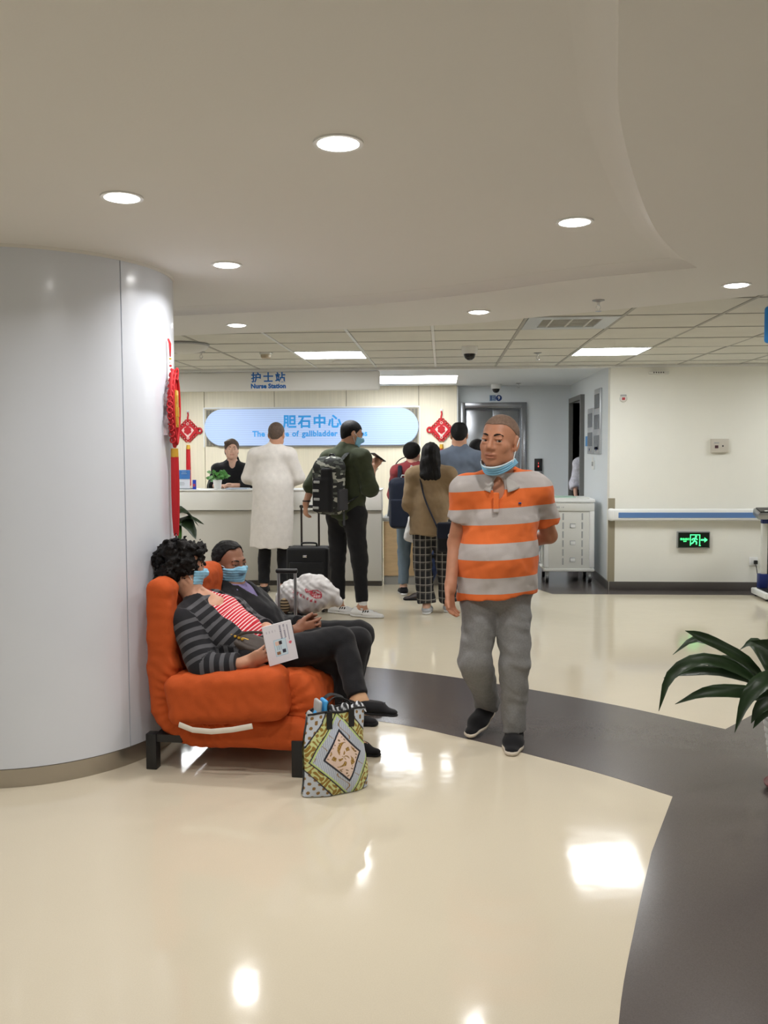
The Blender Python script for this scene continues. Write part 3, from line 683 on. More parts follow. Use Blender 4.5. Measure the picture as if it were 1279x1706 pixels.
for (x_, w_) in ((-0.066, 0.015), (-0.012, 0.009)): bbox(bm, (x_, -0.005, 0), (w_, 0.003, 0.066))
for z_ in (-0.02, 0.004, 0.026): bbox(bm, (-0.038, -0.005, z_), (0.026, 0.003, 0.007))
link('lettering', mesh_of(bm, 'lettering'), M['navy'], en)
mo_f = mat('display_frame', srgb(186, 190, 194), 0.35, metal=0.3); mo_s = mat('display_screen', srgb(104, 108, 114), 0.25)
def display_column(y, zs, zlo, label):
    t = thing('display_board', label, 'display board', (XS, y, 0), 0, 'floor display boards')
    ztop = zs[0]+0.14
    box('back_board', (-0.012, 0, (ztop+zlo)/2), (0.024, 0.36, ztop-zlo), mo_f, t, bev=0.004)
    for z in zs: box('dark_screen', (-0.026, 0, z), (0.006, 0.29, 0.16), mo_s, t)
    box('control_plate', (-0.026, 0, zlo+0.05), (0.006, 0.22, 0.06), M['greyp'], t); cyl('knob', (-0.024, 0, zlo+0.05), (-0.034, 0, zlo+0.05), 0.014, M['navy'], t, seg=12)
display_column(10.37, (1.82, 1.60), 1.43, 'narrower grey display board with two dark screens on lobby wall')
display_column(9.92, (2.02, 1.79, 1.56), 1.43, 'taller grey display board with three dark screens on lobby wall')
tag(box('blue_wall_notice', (XS-0.004, 10.72, 1.58), (0.008, 0.15, 0.12), mat('notice_blue', srgb(70, 140, 205), 0.5)), 'small blue notice between doorway and grey display boards', 'notice')
sb = thing('card_reader', 'white card reader switch below the grey display boards', 'switch', (XS, 10.22, 1.30))
box('plate', (-0.008, 0, 0), (0.016, 0.12, 0.10), M['white'], sb, bev=0.003); box('card_slot', (-0.02, -0.01, 0.015), (0.012, 0.06, 0.05), M['greyp'], sb, bev=0.002); box('card', (-0.02, -0.012, 0.06), (0.003, 0.045, 0.07), M['offwhite'], sb)
# ---------------- medical cart
ca = thing('medical_cart', 'white plastic medical trolley with lid standing in the lobby', 'cart', (1.40, 9.95, 0))
cw, cd = 0.56, 0.46
box('body', (0, 0, 0.49), (cw-0.04, cd-0.04, 0.66), M['offwhite'], ca, bev=0.012)
box('header', (0, -0.005, 0.845), (cw-0.01, cd-0.01, 0.09), M['offwhite'], ca, bev=0.012)
box('lid', (0, 0, 0.915), (cw+0.01, cd+0.01, 0.045), M['white'], ca, bev=0.018)
box('lid_inset', (0, 0, 0.942), (cw-0.10, cd-0.10, 0.012), M['offwhite'], ca, bev=0.005)
box('green_sheet', (-0.09, -0.02, 0.952), (0.34, 0.28, 0.008), mat('glass_green', srgb(170, 205, 186), 0.3), ca)
for s in (-1, 1):
    box('corner_post', (s*(cw/2-0.03), -cd/2+0.03, 0.49), (0.055, 0.055, 0.64), M['white'], ca, bev=0.014)
    box('corner_post', (s*(cw/2-0.03), cd/2-0.03, 0.49), (0.055, 0.055, 0.64), M['white'], ca, bev=0.014)
    bm = bmesh.new()
    for k in range(6): bbox(bm, (0.04+s*0.105, -cd/2+0.018, 0.24+k*0.1), (0.016, 0.008, 0.075), 0.002, 1)
    link('slot_strip', mesh_of(bm, 'slot_strip', True), M['greyp'], ca)
for k in range(3):
    box('recess_handle', (0.04, -cd/2+0.018, 0.26+k*0.19), (0.062, 0.008, 0.05), M['greyp'], ca, bev=0.002)
    box('handle_lip', (0.043, -cd/2+0.014, 0.256+k*0.19), (0.05, 0.008, 0.036), M['white'], ca, bev=0.002)
bm = bmesh.new()
for k, (w_, h_) in enumerate(((0.008, 0.022), (0.012, 0.022), (0.010, 0.022), (0.008, 0.006), (0.012, 0.012))): bbox(bm, (-0.15+k*0.018+(0.012 if k > 2 else 0), -cd/2-0.0005, 0.845), (w_, 0.003, h_))
link('maker_mark', mesh_of(bm, 'maker_mark'), M['greyp'], ca)
box('bottom_tray', (0, 0, 0.145), (cw, cd, 0.035), M['offwhite'], ca, bev=0.01)
for sx in (-1, 1):
    for sy in (-1, 1):
        x, y = sx*(cw/2-0.045), sy*(cd/2-0.05)
        w_ = thing('caster', None, None, (x, y, 0)); w_.parent = ca
        del_keys = [k for k in ('label', 'category') if k in w_]
        cyl('fork', (0, 0, 0.13), (0, 0, 0.06), 0.022, M['greyp'], w_, seg=12)
        cyl('wheel', (-0.016, 0.01, 0.042), (0.016, 0.01, 0.042), 0.042, M['black'], w_, seg=20)
        cyl('hub', (-0.019, 0.01, 0.042), (0.019, 0.01, 0.042), 0.020, M['greyp'], w_, seg=14)
bw = lathe('side_basin', [(0.10, 0.0), (0.15, 0.12), (0.152, 0.26), (0.145, 0.26), (0.14, 0.12), (0.0, 0.01)], mat('basin_clear', srgb(220, 232, 240), 0.3), ca, 24, (-0.42, -0.05, 0.30))
box('basin_bracket', (-0.30, -0.05, 0.5), (0.06, 0.06, 0.03), M['greyp'], ca)
# ================================================================== SIGNED-DISTANCE MODELLING (bodies, cloth, cushions)
def V(*a): return np.array(a, dtype=np.float64)
def nrm(v):
    v = np.asarray(v, float); return v/max(np.linalg.norm(v), 1e-9)
def p_cone(P, a, b, r1, r2, flat=False):
    a, b = np.asarray(a, float), np.asarray(b, float); ba = b-a; L2 = max(ba@ba, 1e-12)
    pa = P-a; h = pa@ba/L2; t = np.clip(h, 0, 1)
    d = np.linalg.norm(pa-t[..., None]*ba, axis=-1)-(r1+(r2-r1)*t)
    if flat: 
        hu = np.maximum(h, 0); rad = np.linalg.norm(pa-hu[..., None]*ba, axis=-1)-(r1+(r2-r1)*np.minimum(hu, 1.0))
        d = np.maximum(rad, (h-1)*math.sqrt(L2))
    return d
def p_econe(P, a, b, r1, r2, F, ratio, flat=False):
    """round cone squashed along direction F by ratio"""
    F = nrm(F); k = 1.0/ratio-1.0
    Q = P+((P@F)*k)[..., None]*F
    a = np.asarray(a, float); b = np.asarray(b, float)
    a2 = a+(a@F)*k*F; b2 = b+(b@F)*k*F
    return p_cone(Q, a2, b2, r1, r2, flat)*min(1.0, 0.5+0.5*ratio)
def p_ell(P, c, R, rad):
    q = (P-np.asarray(c, float))@np.asarray(R, float).T
    rad = np.asarray(rad, float)
    k0 = np.linalg.norm(q/rad, axis=-1); k1 = np.linalg.norm(q/(rad*rad), axis=-1)
    return k0*(k0-1)/np.maximum(k1, 1e-6)
def p_box(P, c, R, half, rr):
    q = np.abs((P-np.asarray(c, float))@np.asarray(R, float).T)-(np.asarray(half, float)-rr)
    return np.linalg.norm(np.maximum(q, 0), axis=-1)+np.minimum(q.max(axis=-1), 0)-rr
def prim_eval(p, P):
    k = p[0]
    if k == 'c': return p_cone(P, *p[1:])
    if k == 'ec': return p_econe(P, *p[1:])
    if k == 'e': return p_ell(P, *p[1:])
    if k == 'b': return p_box(P, *p[1:])
    return p[1](P)
def prim_bb(p):
    k = p[0]
    if k in ('c', 'ec'):
        a, b = np.asarray(p[1], float), np.asarray(p[2], float); r = max(p[3], p[4])*1.05
        return np.minimum(a, b)-r, np.maximum(a, b)+r
    if k == 'e': r = max(p[3]); return np.asarray(p[1], float)-r, np.asarray(p[1], float)+r
    if k == 'b': r = np.linalg.norm(p[3]); return np.asarray(p[1], float)-r, np.asarray(p[1], float)+r
    return np.asarray(p[2], float), np.asarray(p[3], float)          # ('f', fn, lo, hi)
def wave_noise(P, freq, seed, n=7):
    rs = np.random.RandomState(seed); s = np.zeros(P.shape[:-1])
    for i in range(n):
        d = rs.normal(size=3); d /= np.linalg.norm(d); f = freq*(0.6+1.3*rs.rand()); ph = rs.rand()*6.28
        d2 = rs.normal(size=3); d2 /= np.linalg.norm(d2)
        s += np.sin((P@d)*f+ph+1.3*np.sin((P@d2)*f*0.5+ph*2))
    return s/n
def sdf_field(ops, res, pad=0.02):
    """ops: list of (prim, k[, '-'/'&'])"""
    los, his = zip(*[prim_bb(o[0]) for o in ops if len(o) < 3])
    lo = np.min(los, axis=0)-pad; hi = np.max(his, axis=0)+pad
    n = np.ceil((hi-lo)/res).astype(int)+1
    D = np.full(n, 0.5, dtype=np.float32)
    ax = [lo[i]+res*np.arange(n[i]) for i in range(3)]
    for o in ops:
        p, k = o[0], o[1]; op = o[2] if len(o) > 2 else '+'
        if op == '&': i0 = np.zeros(3, int); i1 = n
        else:
            bl, bh = prim_bb(p)
            i0 = np.clip(np.floor((bl-k*1.2-3*res-lo)/res).astype(int), 0, n); i1 = np.clip(np.ceil((bh+k*1.2+3*res-lo)/res).astype(int)+1, 0, n)
        if np.any(i1 <= i0): continue
        sl = tuple(slice(i0[i], i1[i]) for i in range(3))
        G = np.stack(np.meshgrid(ax[0][sl[0]], ax[1][sl[1]], ax[2][sl[2]], indexing='ij'), axis=-1)
        d = prim_eval(p, G); a = D[sl]
        if op == '-': 
            h = np.clip(0.5-0.5*(a+d)/max(k, 1e-6), 0, 1); D[sl] = a+(-d-a)*h+k*h*(1-h)
        elif op == '&': D[sl] = np.maximum(a, d)
        else:
            h = np.clip(0.5+0.5*(a-d)/max(k, 1e-6), 0, 1); D[sl] = a+(d-a)*h-k*h*(1-h)
    return D, ax, lo
def surface_nets(D, lo, res):
    S = D < 0
    nx, ny, nz = D.shape
    cnt = np.zeros((nx-1, ny-1, nz-1), np.int8); off = [(i, j, k) for i in (0, 1) for j in (0, 1) for k in (0, 1)]
    for (i, j, k) in off: cnt += S[i:nx-1+i, j:ny-1+j, k:nz-1+k]
    act = np.argwhere((cnt > 0) & (cnt < 8))
    if len(act) == 0: return np.zeros((0, 3)), np.zeros((0, 4), int)
    idx = np.full(cnt.shape, -1, np.int32); idx[tuple(act.T)] = np.arange(len(act))
    val = np.stack([D[act[:, 0]+i, act[:, 1]+j, act[:, 2]+k] for (i, j, k) in off], 1)
    offs = np.array(off, float); acc = np.zeros((len(act), 3)); num = np.zeros(len(act))
    for a in range(8):
        for b in range(a+1, 8):
            if np.abs(offs[a]-offs[b]).sum() != 1: continue
            va, vb = val[:, a], val[:, b]; cr = (va < 0) != (vb < 0)
            t = np.where(cr, va/np.where(cr, va-vb, 1), 0)
            p = offs[a]+(offs[b]-offs[a])*t[:, None]
            acc += np.where(cr[:, None], p, 0); num += cr
    verts = lo+res*(act+acc/num[:, None])
    quads = []
    for axis in range(3):
        A = np.take(S, range(0, S.shape[axis]-1), axis); B = np.take(S, range(1, S.shape[axis]), axis)
        e = np.argwhere(A != B); flip = A[tuple(e.T)]
        u, v = [(1, 2), (2, 0), (0, 1)][axis]
        ok = (e[:, u] > 0) & (e[:, v] > 0) & (e[:, u] < D.shape[u]-1) & (e[:, v] < D.shape[v]-1)
        e, flip = e[ok], flip[ok]
        q = []
        for (du, dv) in ((-1, -1), (0, -1), (0, 0), (-1, 0)):
            c = e.copy(); c[:, u] += du; c[:, v] += dv; q.append(idx[c[:, 0], c[:, 1], c[:, 2]])
        q = np.stack(q, 1); q[~flip] = q[~flip][:, ::-1]
        quads.append(q)
    return verts, np.concatenate(quads)
def np_mesh(name, verts, quads, attrs=None):
    me = bpy.data.meshes.new(name); nq = len(quads); k = quads.shape[1]
    me.vertices.add(len(verts)); me.vertices.foreach_set('co', verts.astype(np.float32).ravel())
    me.loops.add(nq*k); me.loops.foreach_set('vertex_index', quads.astype(np.int32).ravel())
    me.polygons.add(nq); me.polygons.foreach_set('loop_start', np.arange(0, nq*k, k, dtype=np.int32))
    try: me.polygons.foreach_set('loop_total', np.full(nq, k, dtype=np.int32))
    except Exception: pass
    me.update(calc_edges=True); me.polygons.foreach_set('use_smooth', np.ones(nq, bool))
    for nm, arr in (attrs or {}).items():
        if arr.ndim == 1:
            a = me.attributes.new(nm, 'FLOAT', 'POINT'); a.data.foreach_set('value', arr.astype(np.float32))
        else:
            a = me.attributes.new(nm, 'FLOAT_COLOR', 'POINT'); c4 = np.ones((len(arr), 4), np.float32); c4[:, :3] = arr; a.data.foreach_set('color', c4.ravel())
    me.validate(); return me
def sdf_mesh(name, ops, res, m, parent=None, noise=None, attrs=None, smooth=1, local=None):
    """noise: list of (amp, freq, seed). attrs: dict name -> fn(verts)."""
    D, ax, lo = sdf_field(ops, res)
    if noise:
        band = np.argwhere(np.abs(D) < 0.06); P = lo+res*band
        add = np.zeros(len(band))
        for (amp, fr, sd) in noise: 
            add += amp(P) if callable(amp) else amp*wave_noise(P, fr, sd)
        D[tuple(band.T)] += add
    v, q = surface_nets(D, lo, res)
    for _ in range(smooth):                                # light relaxation takes off the stair steps
        s = np.zeros_like(v); c = np.zeros(len(v))
        for a in range(4):
            b = (a+1) % 4
            np.add.at(s, q[:, a], v[q[:, b]]); np.add.at(c, q[:, a], 1)
        v = 0.5*v+0.5*s/np.maximum(c, 1)[:, None]
    at = {k: f(v) for k, f in (attrs or {}).items()}
    if local is not None: v = v-np.asarray(local, float)   # coordinates relative to the thing's base
    return link(name, np_mesh(name, v, q, at), m, parent)
I3 = np.eye(3)
def plane_cut(pt, n):
    pt = np.asarray(pt, float); n = nrm(n)
    return (('f', lambda P: (P-pt)@n, pt, pt), 0.0, '&')
def box_grid(name, nx, nz, fn, m, parent=None, colfn=None, attr='print'):
    """curved sheet: fn(u,v)->xyz arrays for u,v in 0..1; colfn(u,v)->rgb stored on the vertices"""
    u, v = np.meshgrid(np.linspace(0, 1, nx), np.linspace(0, 1, nz), indexing='ij')
    P = fn(u.ravel(), v.ravel()); i = np.arange(nx*nz).reshape(nx, nz)
    q = np.stack([i[:-1, :-1].ravel(), i[1:, :-1].ravel(), i[1:, 1:].ravel(), i[:-1, 1:].ravel()], 1)
    return link(name, np_mesh(name, P, q, {attr: colfn(u.ravel(), v.ravel())} if colfn else None), m, parent)
# ================================================================== ORANGE SOFA
so_a = math.radians(-5.2)
so_o = V(-1.40, 3.90, 0); so_u = V(math.cos(so_a), math.sin(so_a), 0); so_v = V(-math.sin(so_a), math.cos(so_a), 0)
SOF = np.array([so_u, so_v, [0, 0, 1]])
def sof(P): return (P-so_o)@SOF.T
def sofa_cloth():
    m = mat('orange_cloth', srgb(188, 82, 34), 0.8, var=0.07, scale=9, bump=0.25, bscale=420, spec=0.25); return m
so_m = sofa_cloth()
sofa = thing('sofa_bed', 'bright orange folding sofa bed with black metal legs against the column', 'sofa', tuple(so_o), 0)
def path2(P, pts, r):
    """distance to a thick polyline in the (u,z) plane"""
    d = None
    for (a, b) in zip(pts[:-1], pts[1:]):
        a = np.array(a); b = np.array(b); ba = b-a; pa = P-a
        t = np.clip(pa@ba/max(ba@ba, 1e-9), 0, 1); e = np.linalg.norm(pa-t[..., None]*ba, axis=-1)-r
        d = e if d is None else np.minimum(d, e)
    return d
def extr(pts, r, v0, v1, rr):
    def f(P):
        q = sof(P); d2 = path2(q[..., [0, 2]], pts, r); w = np.abs(q[..., 1]-(v0+v1)/2)-(v1-v0)/2
        a = np.maximum(d2+rr, 0); b = np.maximum(w+rr, 0)
        return np.sqrt(a*a+b*b)+np.minimum(np.maximum(d2+rr, w+rr), 0)-rr
    us = [p[0] for p in pts]; zs = [p[1] for p in pts]
    c = [so_o+so_u*uu+so_v*vv+V(0, 0, zz) for uu in (min(us)-r, max(us)+r) for vv in (v0, v1) for zz in (min(zs)-r, max(zs)+r)]
    return ('f', f, np.min(c, axis=0), np.max(c, axis=0))
VE = 1.04
def gathers(u0, z0, amp, fr):                        # puckers fanning out from a fold
    def f(P):
        q = sof(P); du, dz = q[:, 0]-u0, q[:, 2]-z0; r = np.hypot(du, dz); a = np.arctan2(dz, du)
        return amp*np.sin(a*fr+np.sin(q[:, 1]*25)*1.2)*np.exp(-(r/0.16)**2)*np.clip(r/0.05, 0, 1)
    return (f, 0, 0)
arc = [(0.225+0.135*math.cos(a), 0.325+0.135*math.sin(a)) for a in [math.pi+math.pi/2*i/6 for i in range(7)]]
DIPS = [(('e', V(-1.265, 4.19, 0.93), I3, (0.115, 0.125, 0.16)), 0.03, '-'), (('c', V(-0.93, 4.15, 0.50), V(-1.195, 4.17, 0.74), 0.15, 0.13), 0.03, '-'),
        (('e', V(-1.19, 4.79, 0.88), I3, (0.105, 0.115, 0.14)), 0.03, '-'), (('c', V(-0.97, 4.74, 0.46), V(-1.17, 4.78, 0.68), 0.15, 0.14), 0.03, '-')]   # cushion pressed in by the sitters
sdf_mesh('mattress', [(extr([(0.064, 0.835), (0.075, 0.46)], 0.064, 0.04, VE, 0.045), 0.0), (extr([(0.075, 0.46)]+arc+[(0.71, 0.19)], 0.080, 0.04, VE, 0.05), 0.03)]+DIPS, 0.010, so_m, sofa,
         noise=[(0.010, 26, 3), (0.006, 70, 5), gathers(0.26, 0.34, 0.018, 30)], local=so_o)
arc2 = [(0.655+0.10*math.cos(a), 0.285+0.10*math.sin(a)) for a in [-math.pi/2+math.pi*i/8 for i in range(9)]]
sdf_mesh('seat_cushion', [(extr([(0.46, 0.185)]+arc2+[(0.22, 0.365)], 0.082, 0.10, VE-0.01, 0.05), 0.0), (extr([(0.3, 0.29), (0.62, 0.29)], 0.08, 0.12, VE-0.03, 0.03), 0.03)], 0.011, so_m, sofa,
         noise=[(0.010, 30, 8), (0.006, 75, 9), gathers(0.57, 0.28, 0.018, 28)], local=so_o)
sdf_mesh('back_pillow', [(extr([(0.165, 0.47), (0.155, 0.56)], 0.05, 0.16, VE-0.06, 0.045), 0.0)]+DIPS, 0.011, so_m, sofa, noise=[(0.005, 24, 12)], local=so_o)
bc = so_o+so_u*0.405+so_v*0.075+V(0, 0, 0.362)
Rb = np.array([so_u*math.cos(0.09)+V(0, 0, 1)*math.sin(0.09), so_v, V(0, 0, 1)*math.cos(0.09)-so_u*math.sin(0.09)])
sdf_mesh('arm_cushion', [(('b', bc, Rb, (0.285, 0.110, 0.122), 0.062), 0.0)], 0.009, so_m, sofa, noise=[(0.010, 28, 21), (0.005, 80, 22)], local=so_o)
tube('white_strap', [(so_u*a+so_v*b+V(0, 0, z))[:] for a, b, z in ((0.20, -0.035, 0.246), (0.27, -0.048, 0.228), (0.36, -0.05, 0.225), (0.46, -0.048, 0.238), (0.55, -0.040, 0.256))], 0.013, mat('strap_white', srgb(226, 220, 210), 0.7), sofa, 8, flat=(0.25, 1.0))
def sp_(u, v, z): return tuple(so_u*u+so_v*v+V(0, 0, z))
for (u, v) in ((0.03, 0.06), (0.03, VE-0.06), (0.735, 0.06), (0.735, VE-0.06)):
    box('leg', sp_(u, v, 0.085), (0.052, 0.052, 0.17), M['blackmetal'], sofa, bev=0.004, rot=(0, 0, so_a))
for v in (0.06, VE-0.06): box('side_rail', sp_(0.11, v, 0.150), (0.14, 0.035, 0.035), M['blackmetal'], sofa, rot=(0, 0, so_a))
for u in (0.06, 0.70): box('cross_rail', sp_(u, VE/2, 0.150), (0.035, VE-0.12, 0.03), M['blackmetal'], sofa, rot=(0, 0, so_a))
# ================================================================== TOTE BAG with printed scarf pattern
def tote_print(u, v):
    """u across, v up (0..1), pattern drawn in scarf coordinates"""
    x = (u-0.56)*0.285; y = (v-0.47)*0.37
    c = np.array(srgb(198, 206, 220))+np.zeros((len(u), 3))
    st = (np.sin((x*0.85+y*0.12)*820) > 0.25); c[st] = srgb(168, 178, 200)
    a = np.abs(x*1.12+y*0.18); b = np.abs(y-x*0.1); dd = a/0.098+b/0.118          # diamond metric
    out = dd > 1.62; c[(dd > 1.56) & (dd < 1.66)] = srgb(196, 216, 140)
    band = (dd >= 1.66); c[band] = srgb(206, 214, 150)
    nz = np.sin(x*150+2*np.sin(y*90))*np.sin(y*140+2*np.sin(x*110)); c[band & (nz > 0.05)] = srgb(150, 118, 46)
    c[(dd > 1.66) & (dd < 1.73)] = srgb(26, 30, 52); c[(dd > 2.25) & (dd < 2.33)] = srgb(26, 30, 52)
    far_ = dd >= 2.33; c[far_] = srgb(196, 204, 216); c[far_ & (np.sin(x*170+1)*np.sin(y*150) > 0.45)] = srgb(138, 104, 52)
    ins = dd < 1.0; c[ins] = srgb(236, 212, 200)
    c[(dd > 0.93) & (dd < 1.05)] = srgb(24, 28, 48)
    th = np.arctan2(y, x); r = np.hypot(x, y)
    orn = (np.sin(5*th+r*95) > 0.25) & (np.sin(r*190+2*np.sin(3*th)) > -0.45) & (r < 0.062) & (dd < 0.86)
    c[orn] = srgb(150, 112, 44); c[orn & (np.sin(x*420)*np.sin(y*390) > 0.3)] = srgb(196, 160, 84)
    lea = (np.sin(x*230+3*np.sin(y*100))*np.sin(y*210+2) > 0.55) & (dd < 0.88) & (r >= 0.06); c[lea] = srgb(120, 92, 44)
    vine = (np.abs(np.sin(x*48+y*26)+0.6*np.sin(y*85+x*20)) < 0.10) & (dd > 1.1) & (dd < 1.52); c[vine] = srgb(150, 116, 66)
    return c
tb = thing('tote_bag', 'tall tote bag printed with scarf pattern on the floor before the sofa', 'bag', (-0.475, 3.73, 0), math.radians(28))
tote_m = color_attr_mat('tote_print', 0.55, bump=0.2, bscale=14)
def tote_side(sgn):
    def f(u, v):
        w = 0.305-0.045*v; x = (u-0.5)*w
        bul = (0.066*(1-(2*u-1)**2)**0.6)*(0.35+0.65*np.sin(np.pi*np.clip(v*0.75+0.16, 0, 1)))+0.012
        y = sgn*bul; z = 0.004+v*0.352+0.006*np.sin(u*9)*(v > 0.9)-0.035*(1-v)*(u-0.5)*0
        return np.stack([x+0.006*np.sin(v*8), y+0.004*np.sin(u*14+v*9), z+0.012*np.sin(u*math.pi)*(v)], 1)
    return f
box_grid('front_panel', 150, 190, tote_side(-1), tote_m, tb, tote_print)
box_grid('back_panel', 40, 50, tote_side(1), tote_m, tb, tote_print)
def tote_base(u, v):
    x = (u-0.5)*0.305; b = 0.066*(1-(2*u-1)**2)**0.6*0.66+0.012
    return np.stack([x, (v-0.5)*2*b, 0.003+0*u], 1)
box_grid('base_panel', 40, 6, tote_base, tote_m, tb, lambda u, v: np.array(srgb(170, 170, 150))+np.zeros((len(u), 3)))
blk_cloth = mat('black_webbing', srgb(20, 20, 22), 0.7)
for sg in (-1, 1):
    tube('top_binding', [tuple(tote_side(sg)(np.array([u]), np.array([1.0]))[0]) for u in np.linspace(0, 1, 15)], 0.005, blk_cloth, tb, 6)
for sg in (-1, 1):
    for uu in (0.32, 0.70):
        p = tote_side(sg)(np.array([uu]), np.array([0.86]))[0]
        box('strap_patch', (p[0], p[1]+sg*0.004, p[2]+0.02), (0.026, 0.004, 0.075), blk_cloth, tb)
def strap(sg, lean):
    a = tote_side(sg)(np.array([0.32]), np.array([1.0]))[0]; b = tote_side(sg)(np.array([0.70]), np.array([1.0]))[0]
    return catmull([tuple(a), (a[0]+0.004, a[1]*0.7, a[2]+0.035), (0, lean, a[2]+0.055), (b[0]-0.004, b[1]*0.7, b[2]+0.035), tuple(b)], 6)
tube('shoulder_strap', strap(-1, -0.02), 0.012, blk_cloth, tb, 6, flat=(0.25, 1))
tube('shoulder_strap', strap(1, 0.03), 0.012, blk_cloth, tb, 6, flat=(0.25, 1))
def zebra(u, v): 
    c = np.array(srgb(22, 22, 26))+np.zeros((len(u), 3)); c[np.sin(u*46+3*np.sin(v*5)) > 0.45] = srgb(205, 208, 212); return c
zs = thing('folded_scarf', 'black and white zebra-striped cloth stuffed in the tote bag', 'cloth', (-0.445, 3.755, 0.33), math.radians(28))
box_grid('cloth', 40, 14, lambda u, v: np.stack([(u-0.5)*0.17+0.02, (v-0.5)*0.07, 0.018+0.028*np.sin(np.pi*v)+0.008*np.sin(u*17)], 1), color_attr_mat('zebra_cloth', 0.7), zs, zebra)
def slipper(x, y, lean, m, label):
    t = thing('slipper', label, 'slipper', (x, y, 0.185), math.radians(28), 'slippers in the tote bag')
    t.rotation_euler = (0, lean, math.radians(28))
    bm = bmesh.new()
    bbox(bm, (0, 0, 0.12), (0.018, 0.07, 0.22), 0.0088, 3); link('sole', mesh_of(bm, 'sole', True), m, t)
    tube('strap_band', catmull([(-0.006, -0.03, 0.15), (-0.035, -0.02, 0.165), (-0.042, 0, 0.17), (-0.035, 0.02, 0.165), (-0.006, 0.03, 0.15)], 4), 0.012, m, t, 8, flat=(0.4, 1.2))
slipper(-0.560, 3.690, 0.10, M['greyp'], 'grey slipper standing upright in the tote bag')
slipper(-0.525, 3.705, 0.05, mat('slipper_blue', srgb(70, 160, 220), 0.5), 'bright blue slipper standing upright in the tote bag')
# ================================================================== PLANTS
leaf_dark = mat('leaf_dark', srgb(44, 66, 36), 0.35, var=0.25, scale=14, spec=0.5)
leaf_mid = mat('leaf_mid', srgb(78, 128, 48), 0.4, var=0.25, scale=18)
def leaf_blade(name, path, width, m, parent, n=14, fold=0.25, twist=0.0, roll=0.0):
    """arching strap leaf along a path with a folded midrib"""
    C = catmull(path, max(2, n//(len(path)-1))); N = len(C); bm = bmesh.new(); rows = []
    for i in range(N):
        t = (C[min(i+1, N-1)]-C[max(i-1, 0)]).normalized(); f = i/(N-1)
        side = t.cross(Vector((0, 0, 1)))
        if side.length < 0.15: side = Vector((1, 0, 0)) if i == 0 else prev
        side.normalize(); prev = side
        side = Matrix.Rotation(twist*f+roll, 3, t) @ side
        up = side.cross(t).normalized()
        w = width*(math.sin(math.pi*min(1, (0.08+0.92*f)))**0.75)*(0.55+0.45*math.sin(math.pi*f)) if f < 0.999 else 0.0005
        w *= 1.75
        w = max(w, 0.0012 if f < 0.05 else 0.0004)
        wob = 0.12*w*math.sin(f*17+len(path))
        rows.append([bm.verts.new(C[i]-side*w+up*(fold*w+wob)), bm.verts.new(C[i]-side*w*0.5+up*fold*w*0.35), bm.verts.new(C[i]), bm.verts.new(C[i]+side*w*0.5+up*fold*w*0.35), bm.verts.new(C[i]+side*w+up*(fold*w-wob))])
    for A, B in zip(rows[:-1], rows[1:]):
        for k in range(4): bm.faces.new((A[k], A[k+1], B[k+1], B[k]))
    r = bmesh.ops.solidify(bm, geom=bm.faces[:], thickness=0.0012)
    return link(name, mesh_of(bm, name, True, 70), m, parent)
pp = thing('potted_plant', 'dark strap-leaved plant in a white ribbed pot on the dark floor', 'potted plant', (1.53, 3.84, 0))
prof = [(0.085, 0.022)]
for k in range(9):
    z = 0.03+k*0.031; r = 0.088+0.035*(k/8)
    prof += [(r, z), (r+0.005, z+0.010), (r+0.005, z+0.02), (r, z+0.029)]
prof += [(0.128, 0.312), (0.130, 0.325), (0.120, 0.328), (0.116, 0.30), (0.10, 0.285), (0.0, 0.285)]
lathe('ribbed_pot', prof, mat('pot_white', srgb(206, 208, 208), 0.3), pp, 48)
lathe('saucer', [(0.0, 0.0), (0.095, 0.0), (0.118, 0.016), (0.122, 0.026), (0.114, 0.026), (0.09, 0.012), (0, 0.012)], mat('saucer_red', srgb(96, 18, 24), 0.5), pp, 36)
lathe('soil', [(0.108, 0.292), (0.0, 0.297)], mat('soil', srgb(52, 42, 34), 0.95, bump=0.6, bscale=120), pp, 24)
